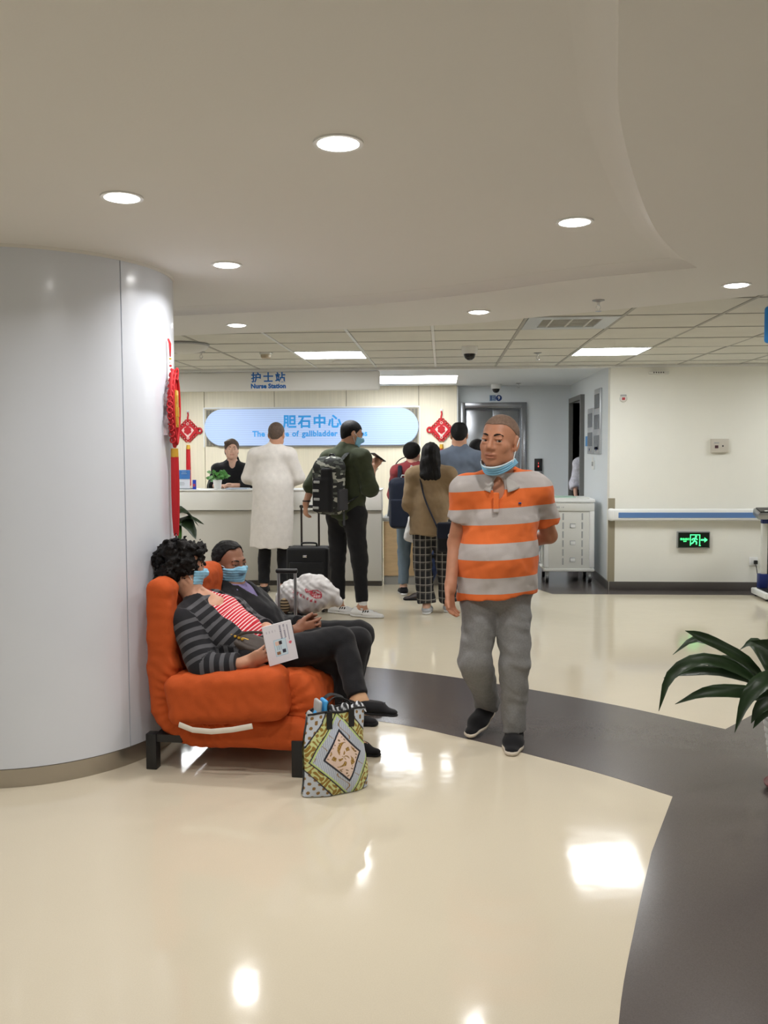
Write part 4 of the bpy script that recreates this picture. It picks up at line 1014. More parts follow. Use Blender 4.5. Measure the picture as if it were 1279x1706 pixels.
# leaves: paths relative to the pot
LV = [([(-0.03, -0.02, 0.30), (-0.20, -0.03, 0.50), (-0.40, -0.05, 0.585), (-0.55, -0.07, 0.52), (-0.605, -0.09, 0.37)], 0.032, 0.3),
      ([(-0.03, 0.0, 0.30), (-0.17, -0.01, 0.47), (-0.34, -0.02, 0.525), (-0.50, -0.03, 0.522), (-0.575, -0.04, 0.50)], 0.028, 0.1),
      ([(-0.02, 0.02, 0.30), (-0.16, 0.01, 0.52), (-0.30, 0.0, 0.62), (-0.42, -0.01, 0.68), (-0.48, -0.02, 0.705)], 0.030, 0.6),
      ([(-0.03, 0.03, 0.30), (-0.14, 0.05, 0.50), (-0.28, 0.07, 0.60), (-0.40, 0.09, 0.645), (-0.50, 0.10, 0.57)], 0.028, 0.2),
      ([(-0.03, -0.03, 0.30), (-0.16, -0.06, 0.42), (-0.28, -0.08, 0.455), (-0.42, -0.10, 0.455), (-0.545, -0.12, 0.41)], 0.032, 0.5),
      ([(-0.02, -0.05, 0.30), (-0.09, -0.12, 0.50), (-0.19, -0.17, 0.53), (-0.28, -0.21, 0.46), (-0.335, -0.24, 0.33)], 0.038, 0.15),
      ([(-0.01, -0.05, 0.30), (-0.05, -0.10, 0.42), (-0.13, -0.15, 0.46), (-0.22, -0.19, 0.42), (-0.26, -0.21, 0.36)], 0.036, 0.3),
      ([(-0.03, 0.04, 0.30), (-0.12, 0.08, 0.44), (-0.20, 0.12, 0.52), (-0.29, 0.15, 0.53), (-0.33, 0.16, 0.50)], 0.034, 0.3),
      ([(0.0, -0.02, 0.30), (-0.04, -0.04, 0.52), (-0.10, -0.06, 0.62), (-0.15, -0.08, 0.66), (-0.23, -0.10, 0.68)], 0.036, 0.9),
      ([(0.01, 0.0, 0.30), (0.0, -0.01, 0.55), (-0.02, -0.03, 0.68), (-0.045, -0.05, 0.77), (-0.05, -0.06, 0.81)], 0.034, 1.2),
      ([(0.03, -0.04, 0.30), (0.06, -0.10, 0.45), (0.02, -0.16, 0.56), (-0.05, -0.20, 0.58), (-0.12, -0.22, 0.55)], 0.04, 0.2),
      ([(0.04, 0.02, 0.30), (0.15, 0.04, 0.52), (0.30, 0.05, 0.60), (0.42, 0.06, 0.50)], 0.034, 0.2),
      ([(0.03, 0.05, 0.30), (0.10, 0.15, 0.52), (0.18, 0.26, 0.58), (0.24, 0.34, 0.48)], 0.034, 0.3),
      ([(0.04, -0.03, 0.30), (0.16, -0.12, 0.48), (0.27, -0.20, 0.50), (0.35, -0.26, 0.38)], 0.034, 0.3),
      ([(0.02, 0.01, 0.30), (0.05, 0.03, 0.58), (0.10, 0.05, 0.72), (0.18, 0.07, 0.76)], 0.032, 0.5),
      ([(-0.02, 0.05, 0.30), (-0.05, 0.14, 0.50), (-0.10, 0.22, 0.60), (-0.14, 0.30, 0.55)], 0.032, 0.4),
      ([(-0.02, -0.03, 0.30), (-0.10, -0.07, 0.38), (-0.17, -0.10, 0.375), (-0.22, -0.12, 0.31)], 0.03, 0.4)]
for (pth, w, tw) in LV: leaf_blade('leaf', pth, w*0.60, leaf_dark, pp, twist=-tw, roll=-0.6 if pth[-1][0] < pth[0][0] else 0.5)
# plant behind the column
bp_ = thing('floor_plant', 'broad-leaved floor plant mostly hidden behind the round column', 'potted plant', (-2.36, 6.9, 0))
lathe('pot', [(0.12, 0.0), (0.16, 0.28), (0.165, 0.30), (0.15, 0.30), (0.14, 0.27), (0.0, 0.27)], M['white'], bp_, 28)
for k in range(12):
    a = k*0.9+0.35; h = 0.55+0.10*(k % 4); ln = 0.30+0.03*(k % 3)
    leaf_blade('leaf', [(0.02*math.cos(a), 0.02*math.sin(a), 0.27), (0.10*math.cos(a), 0.10*math.sin(a), h), (ln*0.75*math.cos(a), ln*0.75*math.sin(a), h+0.14), (ln*1.15*math.cos(a), ln*1.15*math.sin(a), h+0.02)], 0.075, leaf_dark if k % 2 else leaf_mid, bp_, twist=0.2)
leaf_blade('leaf', [(0.03, 0, 0.27), (0.12, -0.02, 0.62), (0.24, -0.03, 0.90), (0.33, -0.04, 0.86), (0.38, -0.04, 0.78)], 0.07, leaf_dark, bp_, twist=0.3)
leaf_blade('leaf', [(0.03, 0.02, 0.27), (0.14, 0.02, 0.66), (0.28, 0.03, 0.93), (0.43, 0.03, 0.895)], 0.05, leaf_dark, bp_, twist=0.2)
# ================================================================== PEOPLE
def skin_mat(name, col):
    m = mat(name, col, 0.5, var=0.06, scale=30, bump=0.04, bscale=200, spec=0.4, sss=0.06); g = NB(m)
    base = g.b.inputs['Base Color'].links[0].from_socket
    t = g.attr('tint').outputs['Fac']
    g.l(g.mix(t, base, tuple(c*f for c, f in zip(col, (0.62, 0.42, 0.42)))), g.b.inputs['Base Color']); return m
SK = {'tan': skin_mat('skin_tan', srgb(180, 126, 98)), 'fair': skin_mat('skin_fair', srgb(214, 172, 150)), 'brown': skin_mat('skin_brown', srgb(142, 98, 76)), 'mid': skin_mat('skin_mid', srgb(190, 142, 116))}
HAIR = mat('hair_black', srgb(18, 16, 16), 0.6, var=0.3, scale=60, bump=0.5, bscale=160, spec=0.2)
HAIR_B = mat('hair_brown', srgb(84, 66, 54), 0.6, var=0.3, scale=60, bump=0.5, bscale=160)
HAIR_G = mat('hair_cropped', srgb(116, 94, 80), 0.85, var=0.2, scale=90)
EYE_W = mat('eye_white', srgb(176, 166, 158), 0.3); EYE_D = mat('eye_dark', srgb(22, 16, 14), 0.15)
MASK = mat('mask_blue', srgb(140, 196, 226), 0.75, bump=0.15, bscale=60); MASK_W = mat('mask_white', srgb(224, 232, 236), 0.75)
def frame(f, u):
    f = nrm(f); u = np.asarray(u, float); u = nrm(u-f*(u@f)); return np.array([np.cross(f, u), f, u])     # rows: right, forward, up
class Head:
    def __init__(s, c, f, u=(0, 0, 1), k=1.0): s.c = np.asarray(c, float); s.R = frame(f, u); s.k = k
    def w(s, r, f, u): return s.c+(s.R.T@np.array([r, f, u], float))*s.k
    def loc(s, P): return ((P-s.c)@s.R.T)/s.k
    def E(s, c, rad): return ('e', s.w(*c), s.R, tuple(x*s.k for x in rad))
    def C(s, a, b, r1, r2): return ('c', s.w(*a), s.w(*b), r1*s.k, r2*s.k)
    def core(s):
        o = [(s.E((0, -0.014, 0.034), (0.076, 0.094, 0.084)), 0.0), (s.E((0, 0.026, -0.036), (0.064, 0.068, 0.086)), 0.03),
             (s.E((0, 0.058, -0.098), (0.028, 0.024, 0.02)), 0.03)]
        for q in (-1, 1):
            o += [(s.E((q*0.040, 0.054, -0.022), (0.024, 0.026, 0.024)), 0.02), (s.E((q*0.048, 0.012, -0.072), (0.020, 0.034, 0.026)), 0.03)]
        return o
    def ops(s):
        o = s.core()
        o += [(s.C((-0.034, 0.080, 0.026), (0.034, 0.080, 0.026), 0.010, 0.010), 0.02)]
        for q in (-1, 1): o += [(s.E((q*0.032, 0.097, 0.007), (0.020, 0.013, 0.011)), 0.012, '-')]
        o += [(s.C((0, 0.090, 0.012), (0, 0.106, -0.024), 0.007, 0.0125), 0.012)]
        for q in (-1, 1): o += [(s.E((q*0.013, 0.094, -0.030), (0.010, 0.012, 0.009)), 0.008)]
        for q in (-1, 1): o += [(s.E((q*0.032, 0.0825, 0.0125), (0.019, 0.0105, 0.0060)), 0.005), (s.E((q*0.032, 0.081, -0.006), (0.017, 0.009, 0.005)), 0.006)]
        o += [(s.E((0, 0.090, -0.057), (0.026, 0.010, 0.0065)), 0.008), (s.E((0, 0.088, -0.069), (0.022, 0.010, 0.0075)), 0.008), (s.E((0, 0.103, -0.063), (0.026, 0.014, 0.0022)), 0.003, '-')]
        for q in (-1, 1):
            o += [(s.E((q*0.078, -0.012, -0.004), (0.010, 0.019, 0.033)), 0.008), (s.E((q*0.088, -0.008, 0.0), (0.007, 0.010, 0.020)), 0.006, '-'), (s.E((q*0.076, -0.002, -0.032), (0.008, 0.010, 0.012)), 0.008)]
        return o
    def tint(s, P):
        q = s.loc(P); t = np.zeros(len(P))
        lip = (np.abs(q[:, 0]) < 0.027) & (q[:, 1] > 0.078) & (np.abs(q[:, 2]+0.063) < 0.0125-0.00025*np.abs(q[:, 0]/0.001)*0.3); t[lip] = 0.55
        return t
    def extras(s, root, eyes=True, brow=HAIR, look=0.0):
        if not eyes: return
        for q in (-1, 1):
            bm = bmesh.new(); bmesh.ops.create_uvsphere(bm, u_segments=14, v_segments=10, radius=0.0125*s.k, matrix=Matrix.Translation(Vector(s.w(q*0.032, 0.0745, 0.004)-s.o)))
            e = link('eye', mesh_of(bm, 'eye', True), EYE_W, root)
            bm = bmesh.new(); bmesh.ops.create_uvsphere(bm, u_segments=12, v_segments=8, radius=0.0066*s.k, matrix=Matrix.Translation(Vector(s.w(q*0.032+look, 0.0815, 0.004)-s.o)))
            link('iris', mesh_of(bm, 'iris', True), EYE_D, e)
            tube('eyebrow', [tuple(s.w(q*a, b, c)-s.o) for a, b, c in ((0.014, 0.0915, 0.0265), (0.026, 0.0915, 0.0315), (0.038, 0.084, 0.0315), (0.049, 0.070, 0.0255))], [0.0034*s.k, 0.0040*s.k, 0.0036*s.k, 0.0018*s.k], brow, root, 6)
def hand_ops(wr, d, n, side, curl=(20, 25, 20), spread=6, thumb=(40, 20), k=1.0, fan=None):
    """wrist, finger direction, palm normal (side the fingers curl to), thumb side = cross(d,n)*side"""
    d = nrm(d); n = nrm(np.asarray(n, float)-d*(np.asarray(n, float)@d)); s_ = np.cross(d, n)*side; wr = np.asarray(wr, float); o = []
    def rot(v, axis, a): 
        c, si = math.cos(a), math.sin(a); return v*c+np.cross(axis, v)*si+axis*(axis@v)*(1-c)
    pc = wr+d*0.048*k
    o.append((('ec', wr+d*0.012*k, wr+d*0.075*k, 0.030*k, 0.040*k, n, 0.36), 0.012))
    o.append((('c', wr-d*0.01*k, wr+d*0.02*k, 0.025*k, 0.027*k), 0.015))
    ax = nrm(np.cross(d, n))
    for i, (off, L, r) in enumerate(((0.030, 0.072, 0.0088), (0.010, 0.080, 0.0092), (-0.011, 0.074, 0.0088), (-0.030, 0.058, 0.0078))):
        a0 = math.radians(spread)*(1.5-i)*(1 if True else 0)
        dirv = rot(d, n, 0); dirv = nrm(d+s_*math.tan(a0)*0.6)
        p = wr+d*0.078*k+s_*off*k; cu = fan[i] if fan else curl; ang = 0
        for j, (fr, c) in enumerate(zip((0.46, 0.30, 0.24), cu)):
            ang += math.radians(c); v = nrm(dirv*math.cos(ang)+n*math.sin(ang)); q = p+v*L*fr*k*1.05
            o.append((('c', p, q, r*k*(1-0.06*j), r*k*(0.96-0.08*j)), 0.006)); p = q
    t0 = wr+d*0.022*k+s_*0.026*k; v1 = nrm(d*math.cos(math.radians(thumb[0]))+s_*math.sin(math.radians(thumb[0]))+n*0.35); p1 = t0+v1*0.042*k
    v2 = nrm(v1+d*0.5-s_*math.tan(math.radians(thumb[1]))*0.5); p2 = p1+v2*0.032*k; p3 = p2+nrm(v2+n*0.15)*0.024*k
    o += [(('c', t0, p1, 0.0135*k, 0.0112*k), 0.012), (('c', p1, p2, 0.0110*k, 0.0100*k), 0.006), (('c', p2, p3, 0.0098*k, 0.0082*k), 0.006)]
    return o
class Person:
    """joints in world space; o = ground point that becomes the object's origin"""
    def __init__(s, label, o, J, head, skin, group=None, name='person', build=1.0):
        s.o = np.asarray(o, float); s.J = {k: np.asarray(v, float) for k, v in J.items()}; s.h = head; head.o = s.o; s.b = build
        s.root = thing(name, label, 'person', tuple(s.o), 0, group); s.skin = skin
    def torso(s, inf=0.0, belly=0.0, sh=True):
        J, b = s.J, s.b; F = J['fwd']; PF = J.get('pfwd', F); o = []
        o.append((('ec', J['pel'], J['wst'], 0.150*b+inf, 0.132*b+inf+belly*0.6, PF, 0.72), 0.0))
        o.append((('ec', J['wst'], J['cst'], 0.132*b+inf+belly*0.6, 0.152*b+inf, F, 0.70), 0.06))
        if belly: o.append((('e', J['wst']+nrm(F)*0.035, frame(F, J['cst']-J['wst']), (0.12*b+inf, 0.085*b+belly+inf*0.7, 0.13)), 0.06))
        m = (J['shL']+J['shR'])/2
        o.append((('ec', J['cst'], m*0.6+J['cst']*0.4, 0.150*b+inf, 0.115*b+inf, F, 0.68), 0.05))
        if sh:
            for q in ('L', 'R'):
                o.append((('c', J['sh'+q], m, 0.055*b+inf, 0.062*b+inf), 0.05)); o.append((('c', J['sh'+q], J['nck'], 0.040*b+inf*0.8, 0.052*b+inf*0.6), 0.04))
        return o
    def arm(s, q, inf=0.0, full=True, end=None, r=(0.047, 0.040, 0.038, 0.027), flat=False, k=0.03):
        J, b = s.J, s.b; o = []
        if end is not None and end <= 1: 
            e = J['sh'+q]+(J['el'+q]-J['sh'+q])*end; o.append((('c', J['sh'+q], e, r[0]*b+inf, r[0]*b+inf*1.15, True), k)); return o
        o.append((('c', J['sh'+q], J['el'+q], r[0]*b+inf, r[1]*b+inf), k))
        e = J['wr'+q] if end is None else J['el'+q]+(J['wr'+q]-J['el'+q])*(end-1)
        o.append((('c', J['el'+q], e, r[2]*b+inf, (r[3]*b if end is None or end > 1.8 else r[2]*b*0.92)+inf, flat), 0.015)); return o
    def leg(s, q, inf=0.0, end=None, r=(0.082, 0.056, 0.053, 0.037), flat=False, k=0.04):
        J, b = s.J, s.b; o = [(('c', J['hp'+q], J['kn'+q], r[0]*b+inf, r[1]*b+inf), k)]
        e = J['an'+q] if end is None else J['kn'+q]+(J['an'+q]-J['kn'+q])*end
        o.append((('c', J['kn'+q], e, r[2]*b+inf, r[3]*b+inf, flat), 0.02)); return o
    def foot(s, q, inf=0.0): 
        J = s.J; a, t = J['an'+q], J['an'+q]+(J['to'+q]-J['an'+q])*0.60+V(0, 0, 0.0); hd = nrm(np.array([a[0]-t[0], a[1]-t[1], 0])); heel = a+hd*0.035; heel[2] = max(a[2]-0.03, t[2]+0.0)
        return [(('c', a, heel*0.5+a*0.5, 0.036+inf, 0.034+inf), 0.02), (('c', heel, t, 0.026+inf, 0.019+inf), 0.03)]
    def body(s, ops_extra=(), res=0.006, legs='LR', arms='LR', feet=True, torso=True, extra_tint=None):
        J = s.J; o = s.h.ops()
        o.append((('c', s.h.w(0, -0.022, -0.06), J['nck'], 0.054*s.h.k, 0.058*s.b), 0.03))
        if torso: o += s.torso(-0.004)
        for q in arms: o += s.arm(q)
        for q in legs: o += s.leg(q)
        if feet:
            for q in legs: o += s.foot(q)
        o += list(ops_extra)
        return sdf_mesh('body', o, res, s.skin, s.root, attrs={'tint': s.h.tint}, local=s.o)
    def part(s, name, ops, res, m, noise=None, attrs=None, smooth=1): return sdf_mesh(name, ops, res, m, s.root, noise, attrs, smooth, s.o)
    def T(s, name, pts, r, m, seg=8, flat=None, closed=False): return tube(name, [tuple(np.asarray(p, float)-s.o) for p in pts], r, m, s.root, seg, closed, flat)
    def hair(s, ops, m=HAIR, res=0.006, noise=None, smooth=1): return s.part('hair', ops, res, m, noise, None, smooth)
    def cap(s, grow=0.010, hairline=0.045, nape=-0.055, back=0.0, k=None):
        """close-cropped hair: cranium shell cut away from the face"""
        h = s.h
        def region(P):
            q = h.loc(P); f = q[:, :, :, 1] if P.ndim == 4 else q[..., 1]; u = q[..., 2]; r = np.abs(q[..., 0])
            front = hairline+0.0*r                                  # u above which hair starts at the forehead
            lim = np.where(f > 0.02, front-(r > 0.055)*0.018, np.where(f > -0.02, front+(f-0.02)/0.04*(front-nape*0.0-0.0)+0.0, nape))
            t = np.clip((0.045-f)/0.085, 0, 1); lim = front*(1-t)+nape*t
            return (lim-u)*h.k*0.8
        o = [(h.E((0, -0.014, 0.034), (0.076+grow, 0.094+grow, 0.084+grow)), 0.0), (h.E((0, -0.062, -0.024), (0.046+grow*0.6, 0.024+grow, 0.045)), 0.03)]
        o.append((('f', region, h.c, h.c), 0.0, '&')); return o
    def shoe(s, q, m_up, m_sole, L=0.265, W=0.047, hgt=0.07, sole=0.026, lift=0.0, name='shoe', up=None, open_=0.0):
        J = s.J; a, t = J['an'+q].copy(), J['to'+q].copy(); d = t-a; d[2] = 0; d = nrm(d)
        if up is None: up = V(0, 0, 1); dd = d
        else: dd = nrm(t-(a-np.asarray(up)*hgt)); up = nrm(np.asarray(up)-dd*(np.asarray(up)@dd))
        side = np.cross(dd, up); toe = t; heel = toe-dd*(L-0.03)
        z0 = toe-up*0.0
        R = np.array([side, dd, up])
        o = [(('ec', heel+up*0.035, toe-dd*0.10+up*0.030, W*0.80, W*0.98, up, 0.62), 0.0), (('ec', toe-dd*0.11+up*0.028, toe-dd*0.012+up*0.020, W*0.98, W*0.72, up, 0.50), 0.03),
             (('c', heel+dd*0.028+up*0.04, heel+dd*0.03+up*(hgt+0.012), W*0.80, W*0.74), 0.03), (('ec', heel+dd*0.05+up*0.05, heel+dd*0.13+up*0.04, W*0.78, W*0.80, up, 0.7), 0.03)]
        o.append(plane_cut(toe+up*0.010, -up)); o.append(plane_cut(heel+up*(hgt+0.012), up))
        ob = s.part(name, o, 0.006, m_up)
        so = [(('ec', heel+up*0.012, toe-dd*0.09+up*0.012, W*0.86, W*1.06, up, 0.5), 0.0), (('ec', toe-dd*0.1+up*0.012, toe-dd*0.010+up*0.012, W*1.06, W*0.80, up, 0.5), 0.02)]
        so.append(plane_cut(toe+up*sole, up)); so.append(plane_cut(toe+up*0.0, -up))
        x = s.part('sole', so, 0.006, m_sole); x.parent = ob
        return ob, (heel, toe, dd, up, side)
    def mask(s, pulled=False, res=0.0045):
        h = s.h
        if not pulled:
            ell = h.core()+[(h.C((0, 0.088, 0.006), (0, 0.108, -0.024), 0.010, 0.016), 0.02)]
            lo = h.w(0, 0, 0)-0.16; hi = h.w(0, 0, 0)+0.16
            def reg(P):
                q = h.loc(P); a = np.abs(q[..., 0])
                return np.maximum(np.maximum(q[..., 2]-(0.000-a*0.18), -(q[..., 2]+0.108-a*0.32)), 0.028-q[..., 1])*h.k
            D = []
            for o in ell:
                p = list(o[0]); 
                if p[0] == 'e': p[3] = tuple(x+0.009*h.k for x in p[3])
                elif p[0] == 'c': p[3] += 0.007*h.k; p[4] += 0.007*h.k
                D.append((tuple(p), o[1]) if len(o) < 3 else (tuple(p), o[1], o[2]))
            D.append((('f', reg, lo, hi), 0.0, '&'))
            pl = (lambda P: 0.0016*np.sin(h.loc(P)[:, 2]*420), 0, 0)
            m_ = s.part('face_mask', D, res, MASK, [pl])
            for q in (-1, 1):
                for (z0, z1) in ((-0.012, 0.012), (-0.078, -0.026)):
                    s.T('ear_loop', [h.w(q*0.062, 0.040, z0), h.w(q*0.074, 0.018, (z0*0.6+z1*0.4)), h.w(q*0.086, -0.010, z1)], 0.0022*h.k, MASK_W, 6)
            return m_
        # pulled under the chin: a curved band cupping the jaw
        def band(u, v):
            a = (u-0.5)*math.radians(178); rr = 0.078
            x = 0.071*np.sin(a)*(1+0.06*(1-v)); f = -0.012+0.108*np.cos(a)-0.030*(1-v); z = -0.080-0.030*np.cos(a)-(1-v)*0.036*(0.55+0.45*np.cos(a))+0.012*np.abs(np.sin(a))**3
            f = f+0.004*np.sin(v*22)
            return (h.c+(np.stack([x, f, z], 1)@h.R)*h.k)-s.o
        def bc(u, v): 
            c = np.array(srgb(134, 194, 228))+np.zeros((len(u), 3)); c[v > 0.86] = srgb(206, 226, 236); return c
        o = box_grid('face_mask', 40, 12, band, color_attr_mat('mask_print', 0.75), s.root, bc)
        md = o.modifiers.new('thick', 'SOLIDIFY'); md.thickness = 0.004
        for q in (-1, 1): s.T('ear_loop', [h.w(q*0.073, 0.010, -0.088), h.w(q*0.078, 0.005, -0.05), h.w(q*0.086, -0.008, 0.004), h.w(q*0.083, -0.026, 0.02)], 0.0020*h.k, MASK_W, 6)
        return o
def lerp(a, b, t): return np.asarray(a, float)*(1-t)+np.asarray(b, float)*t
def stripes(name, cols, fn_attr=None, period=0.1, duty=0.5, rough=0.85, axis=2, offset=0.0, slope=(0, 0), bump=0.15, bscale=300):
    """two-colour bands either along an attribute or along an axis of the object"""
    m = mat(name, cols[0], rough, bump=bump, bscale=bscale, spec=0.2, sheen=0.1); g = NB(m)
    if fn_attr: v = g.attr(fn_attr).outputs['Fac']
    else:
        tc = g.n('ShaderNodeTexCoord'); sp = g.n('ShaderNodeSeparateXYZ'); g.l(tc.outputs['Object'], sp.inputs[0]); v = sp.outputs[axis]
        if slope[0]: v = g.math('MULTIPLY_ADD', sp.outputs[0], slope[0], v)
    fr = g.math('FRACT', g.math('MULTIPLY', g.math('ADD', v, offset), 1.0/period))
    f = g.math('LESS_THAN', fr, duty)
    g.l(g.mix(f, cols[1], cols[0]), g.b.inputs['Base Color']); return m
def limb_coord(chains):
    def f(P):
        best = np.full(len(P), 9.0); out = np.zeros(len(P))
        for (pts, off, rad) in chains:
            L = 0
            for a, b in zip(pts[:-1], pts[1:]):
                a = np.asarray(a, float); b = np.asarray(b, float); ba = b-a; l = np.linalg.norm(ba)
                t = np.clip((P-a)@ba/(l*l), 0, 1); d = np.linalg.norm(P-a-t[:, None]*ba, axis=1)-rad
                k = d < best; best[k] = d[k]; out[k] = off+L+(t*l)[k]; L += l
        return out
    return f
def cloth(name, col, rough=0.85, bump=0.2, bscale=260, var=0.05, scale=20): return mat(name, col, rough, var=var, scale=scale, bump=bump, bscale=bscale, spec=0.2, sheen=0.1)
C_BLACK = cloth('black_cloth', srgb(26, 26, 29)); C_SOLE = mat('sole_pale', srgb(206, 196, 180), 0.7); C_SHOEB = cloth('shoe_black', srgb(22, 22, 25), bscale=500); C_WHITE = mat('sneaker_white', srgb(222, 222, 222), 0.6, bump=0.1, bscale=120)
# ------------------------------------------------------------------ 1. walking man in the striped polo shirt
J = dict(pel=(.275, 4.42, .82), wst=(.28, 4.40, .97), cst=(.295, 4.40, 1.15), nck=(.290, 4.40, 1.355), fwd=(-.12, -1, .02),
         shR=(.125, 4.39, 1.288), shL=(.468, 4.42, 1.284), elR=(.066, 4.43, 1.02), wrR=(.040, 4.34, .815), elL=(.555, 4.56, 1.045), wrL=(.42, 4.67, .985),
         hpR=(.195, 4.42, .80), hpL=(.355, 4.43, .80), knR=(.168, 4.36, .43), knL=(.362, 4.36, .42), anR=(.238, 4.63, .130), anL=(.362, 4.39, .085), toR=(.142, 4.455, .012), toL=(.335, 4.215, 0.0))
h = Head((.281, 4.335, 1.533), (-.46, -.88, .0), (.07, 0, 1), 1.12)
p = Person('man in orange and grey striped polo shirt walking with mask under chin', (.28, 4.42, 0), J, h, SK['tan'], build=1.03)
p.body(hand_ops(J['wrR'], (-.05, -.22, -.97), (.35, -.2, .05), 1, (18, 26, 20), 4, (28, 10), 1.06)+hand_ops(J['wrL'], (-.95, .2, -.12), (0, -.9, .3), 1, (35, 40, 25), 3, (30, 15), 1.05), res=0.005)
h.extras(p.root, look=-0.004)
p.hair(p.cap(0.0025, 0.074, 0.0), HAIR_G, 0.004)
p.mask(True)
poly_m = stripes('polo_stripes', (srgb(222, 110, 54), srgb(182, 176, 174)), None, 0.170, 0.53, axis=2, offset=-0.016, slope=(-0.06, 0))
nk = V(.290, 4.40, 1.335)
shirt = p.torso(0.022, 0.026)+p.arm('R', 0.026, end=0.56, k=0.05)+p.arm('L', 0.026, end=0.66, k=0.05)
shirt += [(('ec', J['wst'], V(.275, 4.40, .73), .168, .196, V(-.12, -1, 0), .74), 0.06), (('e', nk+V(-.012, -.075, -.030), I3, (.026, .07, .055)), 0.012, '-'), (('c', nk+V(0, 0, -.01), nk+V(0, -.02, .12), .062, .07), 0.01, '-')]
shirt.append(plane_cut((.275, 4.4, .757), (.10, 0, -1)))
def drape(seed, amp=0.006): return [(amp*1.8, 18, seed), (amp*1.3, 42, seed+1), (amp*0.7, 85, seed+2)]
p.part('polo_shirt', shirt, 0.007, poly_m, drape(31, .006))
def collar(p, c, F, r0, m, up=(0, 0, 1), wide=0.045, gap=28, name='collar', drop=0.030, dz=0.0):
    R = frame(F, up)
    def f(u, v):
        th = math.radians(180)+(u-0.5)*2*math.radians(180-gap)            # 180 = nape
        e = np.abs(2*u-1)**3
        r = np.where(v < 0.34, r0+0.002-0.004*v, r0+(v-0.34)*wide*(0.55+0.35*e)); z = np.where(v < 0.34, -0.012+0.042*v/0.34, 0.030-(v-0.34)*(drop+0.042)*(1+0.45*e))
        z = z-0.034*(1+np.cos(th))*0.5+0.012*(1-np.cos(th))*0.5+dz
        x = r*np.sin(th)*1.02; y = r*np.cos(th)*0.98
        return (np.asarray(c)+np.stack([x, y, z], 1)@R)-p.o
    o = box_grid(name, 49, 10, f, m, p.root); md = o.modifiers.new('thick', 'SOLIDIFY'); md.thickness = 0.003; return o
collar(p, nk+V(0, -.008, .022), (-.12, -1, 0), 0.080, cloth('collar_grey', srgb(176, 172, 168)), wide=0.075, gap=20)
p.part('placket', [(('b', V(.262, 4.272, 1.235), frame((-.12, -1, .12), (0, 0, 1)), (.015, .006, .050), .004), 0.0)], .004, poly_m)
p.part('chest_logo', [(('b', V(.378, 4.284, 1.232), frame((.12, -1, 0), (0, 0, 1)), (.0075, .006, .004), .002), 0.0)], .0025, M['navy'])
pants_g = cloth('grey_sweat_cloth', srgb(128, 128, 128), bscale=420, var=0.10, scale=120)
pr = (0.092, 0.070, 0.070, 0.060)
pants = [(('ec', J['hpR'], J['hpL'], .095, .095, V(-.12, -1, 0), .95), 0.0), (('ec', J['pel'], J['pel']+V(0, 0, .06), .158, .150, V(-.12, -1, 0), .78), 0.05)]
for q, e in (('R', .99), ('L', 1.05)): pants += p.leg(q, 0.004, e, pr, True, 0.018)
p.part('trousers', pants, 0.007, pants_g, drape(41, .008)+[(0.003, 70, 44)])
p.shoe('L', C_SHOEB, C_SOLE, .255, .046)
p.shoe('R', C_SHOEB, C_SOLE, .255, .046, up=(-.18, -.42, .89))
# ------------------------------------------------------------------ 2. seated woman
J = dict(pel=(-.955, 4.28, .455), wst=(-1.035, 4.29, .535), cst=(-1.135, 4.30, .625), nck=(-1.235, 4.31, .735), fwd=(.78, -.42, .48), pfwd=(.6, -.1, .8),
         shR=(-1.268, 4.165, .652), shL=(-1.100, 4.44, .655), elR=(-1.150, 4.065, .455), wrR=(-.955, 4.055, .480), elL=(-.965, 4.46, .56), wrL=(-.885, 4.300, .600),
         hpR=(-.93, 4.20, .46), hpL=(-.91, 4.36, .46), knR=(-.505, 4.30, .545), knL=(-.50, 4.36, .43), anR=(-.395, 4.10, .285), anL=(-.485, 4.34, .10), toR=(-.232, 4.055, .232), toL=(-.33, 4.30, 0.0))
J = {k: (v if 'fwd' in k else (v[0]*.97, v[1]*.97, 1.5-(1.5-v[2])*.97 if v[2] > .15 else v[2])) for k, v in J.items()}
h = Head((-1.270, 4.195, .923), (.80, .52, -.12), (-.14, -.02, 1), 0.97)
w = Person('seated woman with curly black hair in striped cardigan holding a booklet', (-.90, 4.15, 0), J, h, SK['mid'], build=.93)
w.body(hand_ops(J['wrR'], (.88, .12, .32), (.1, .95, .3), -1, (12, 30, 20), 5, (32, 10), .96)+hand_ops(J['wrL'], (.72, -.62, -.22), (-.1, -.4, -.85), -1, (25, 35, 20), 5, (30, 10), .96), res=0.0055)
h.extras(w.root); w.mask()
w.hair([(h.E((0, -.035, .040), (.108, .108, .105)), 0.0), (h.E((0, -.072, -.030), (.098, .072, .088)), 0.04), (h.E((0, -.078, -.085), (.07, .045, .05)), 0.03), (h.E((.0, .058, .085), (.075, .045, .035)), 0.03), (h.E((0, .115, -.030), (.082, .095, .088)), 0.012, '-'), (h.E((.092, .010, -.012), (.028, .024, .034)), 0.008, '-'), (h.E((-.092, .010, -.012), (.028, .024, .034)), 0.008, '-')], HAIR, .005, [(.040, 62, 51), (.030, 130, 52), (.016, 230, 53)], 0)
tee_m = stripes('tee_stripes', (srgb(196, 34, 52), srgb(236, 206, 206)), 'along', 0.0145, 0.64, bump=0.05)
nkw = np.array(J['nck']); Fw = nrm(J['fwd'])
tee = w.torso(0.006, 0.02)+[(('e', nkw+Fw*.075+V(.02, -.01, -.005), frame(Fw, (0, 0, 1)), (.058, .075, .062)), 0.01, '-')]
w.part('striped_top', tee, .006, tee_m, drape(61, .003), {'along': limb_coord([([J['pel'], J['wst'], J['cst'], J['nck']], 0, .12)])})
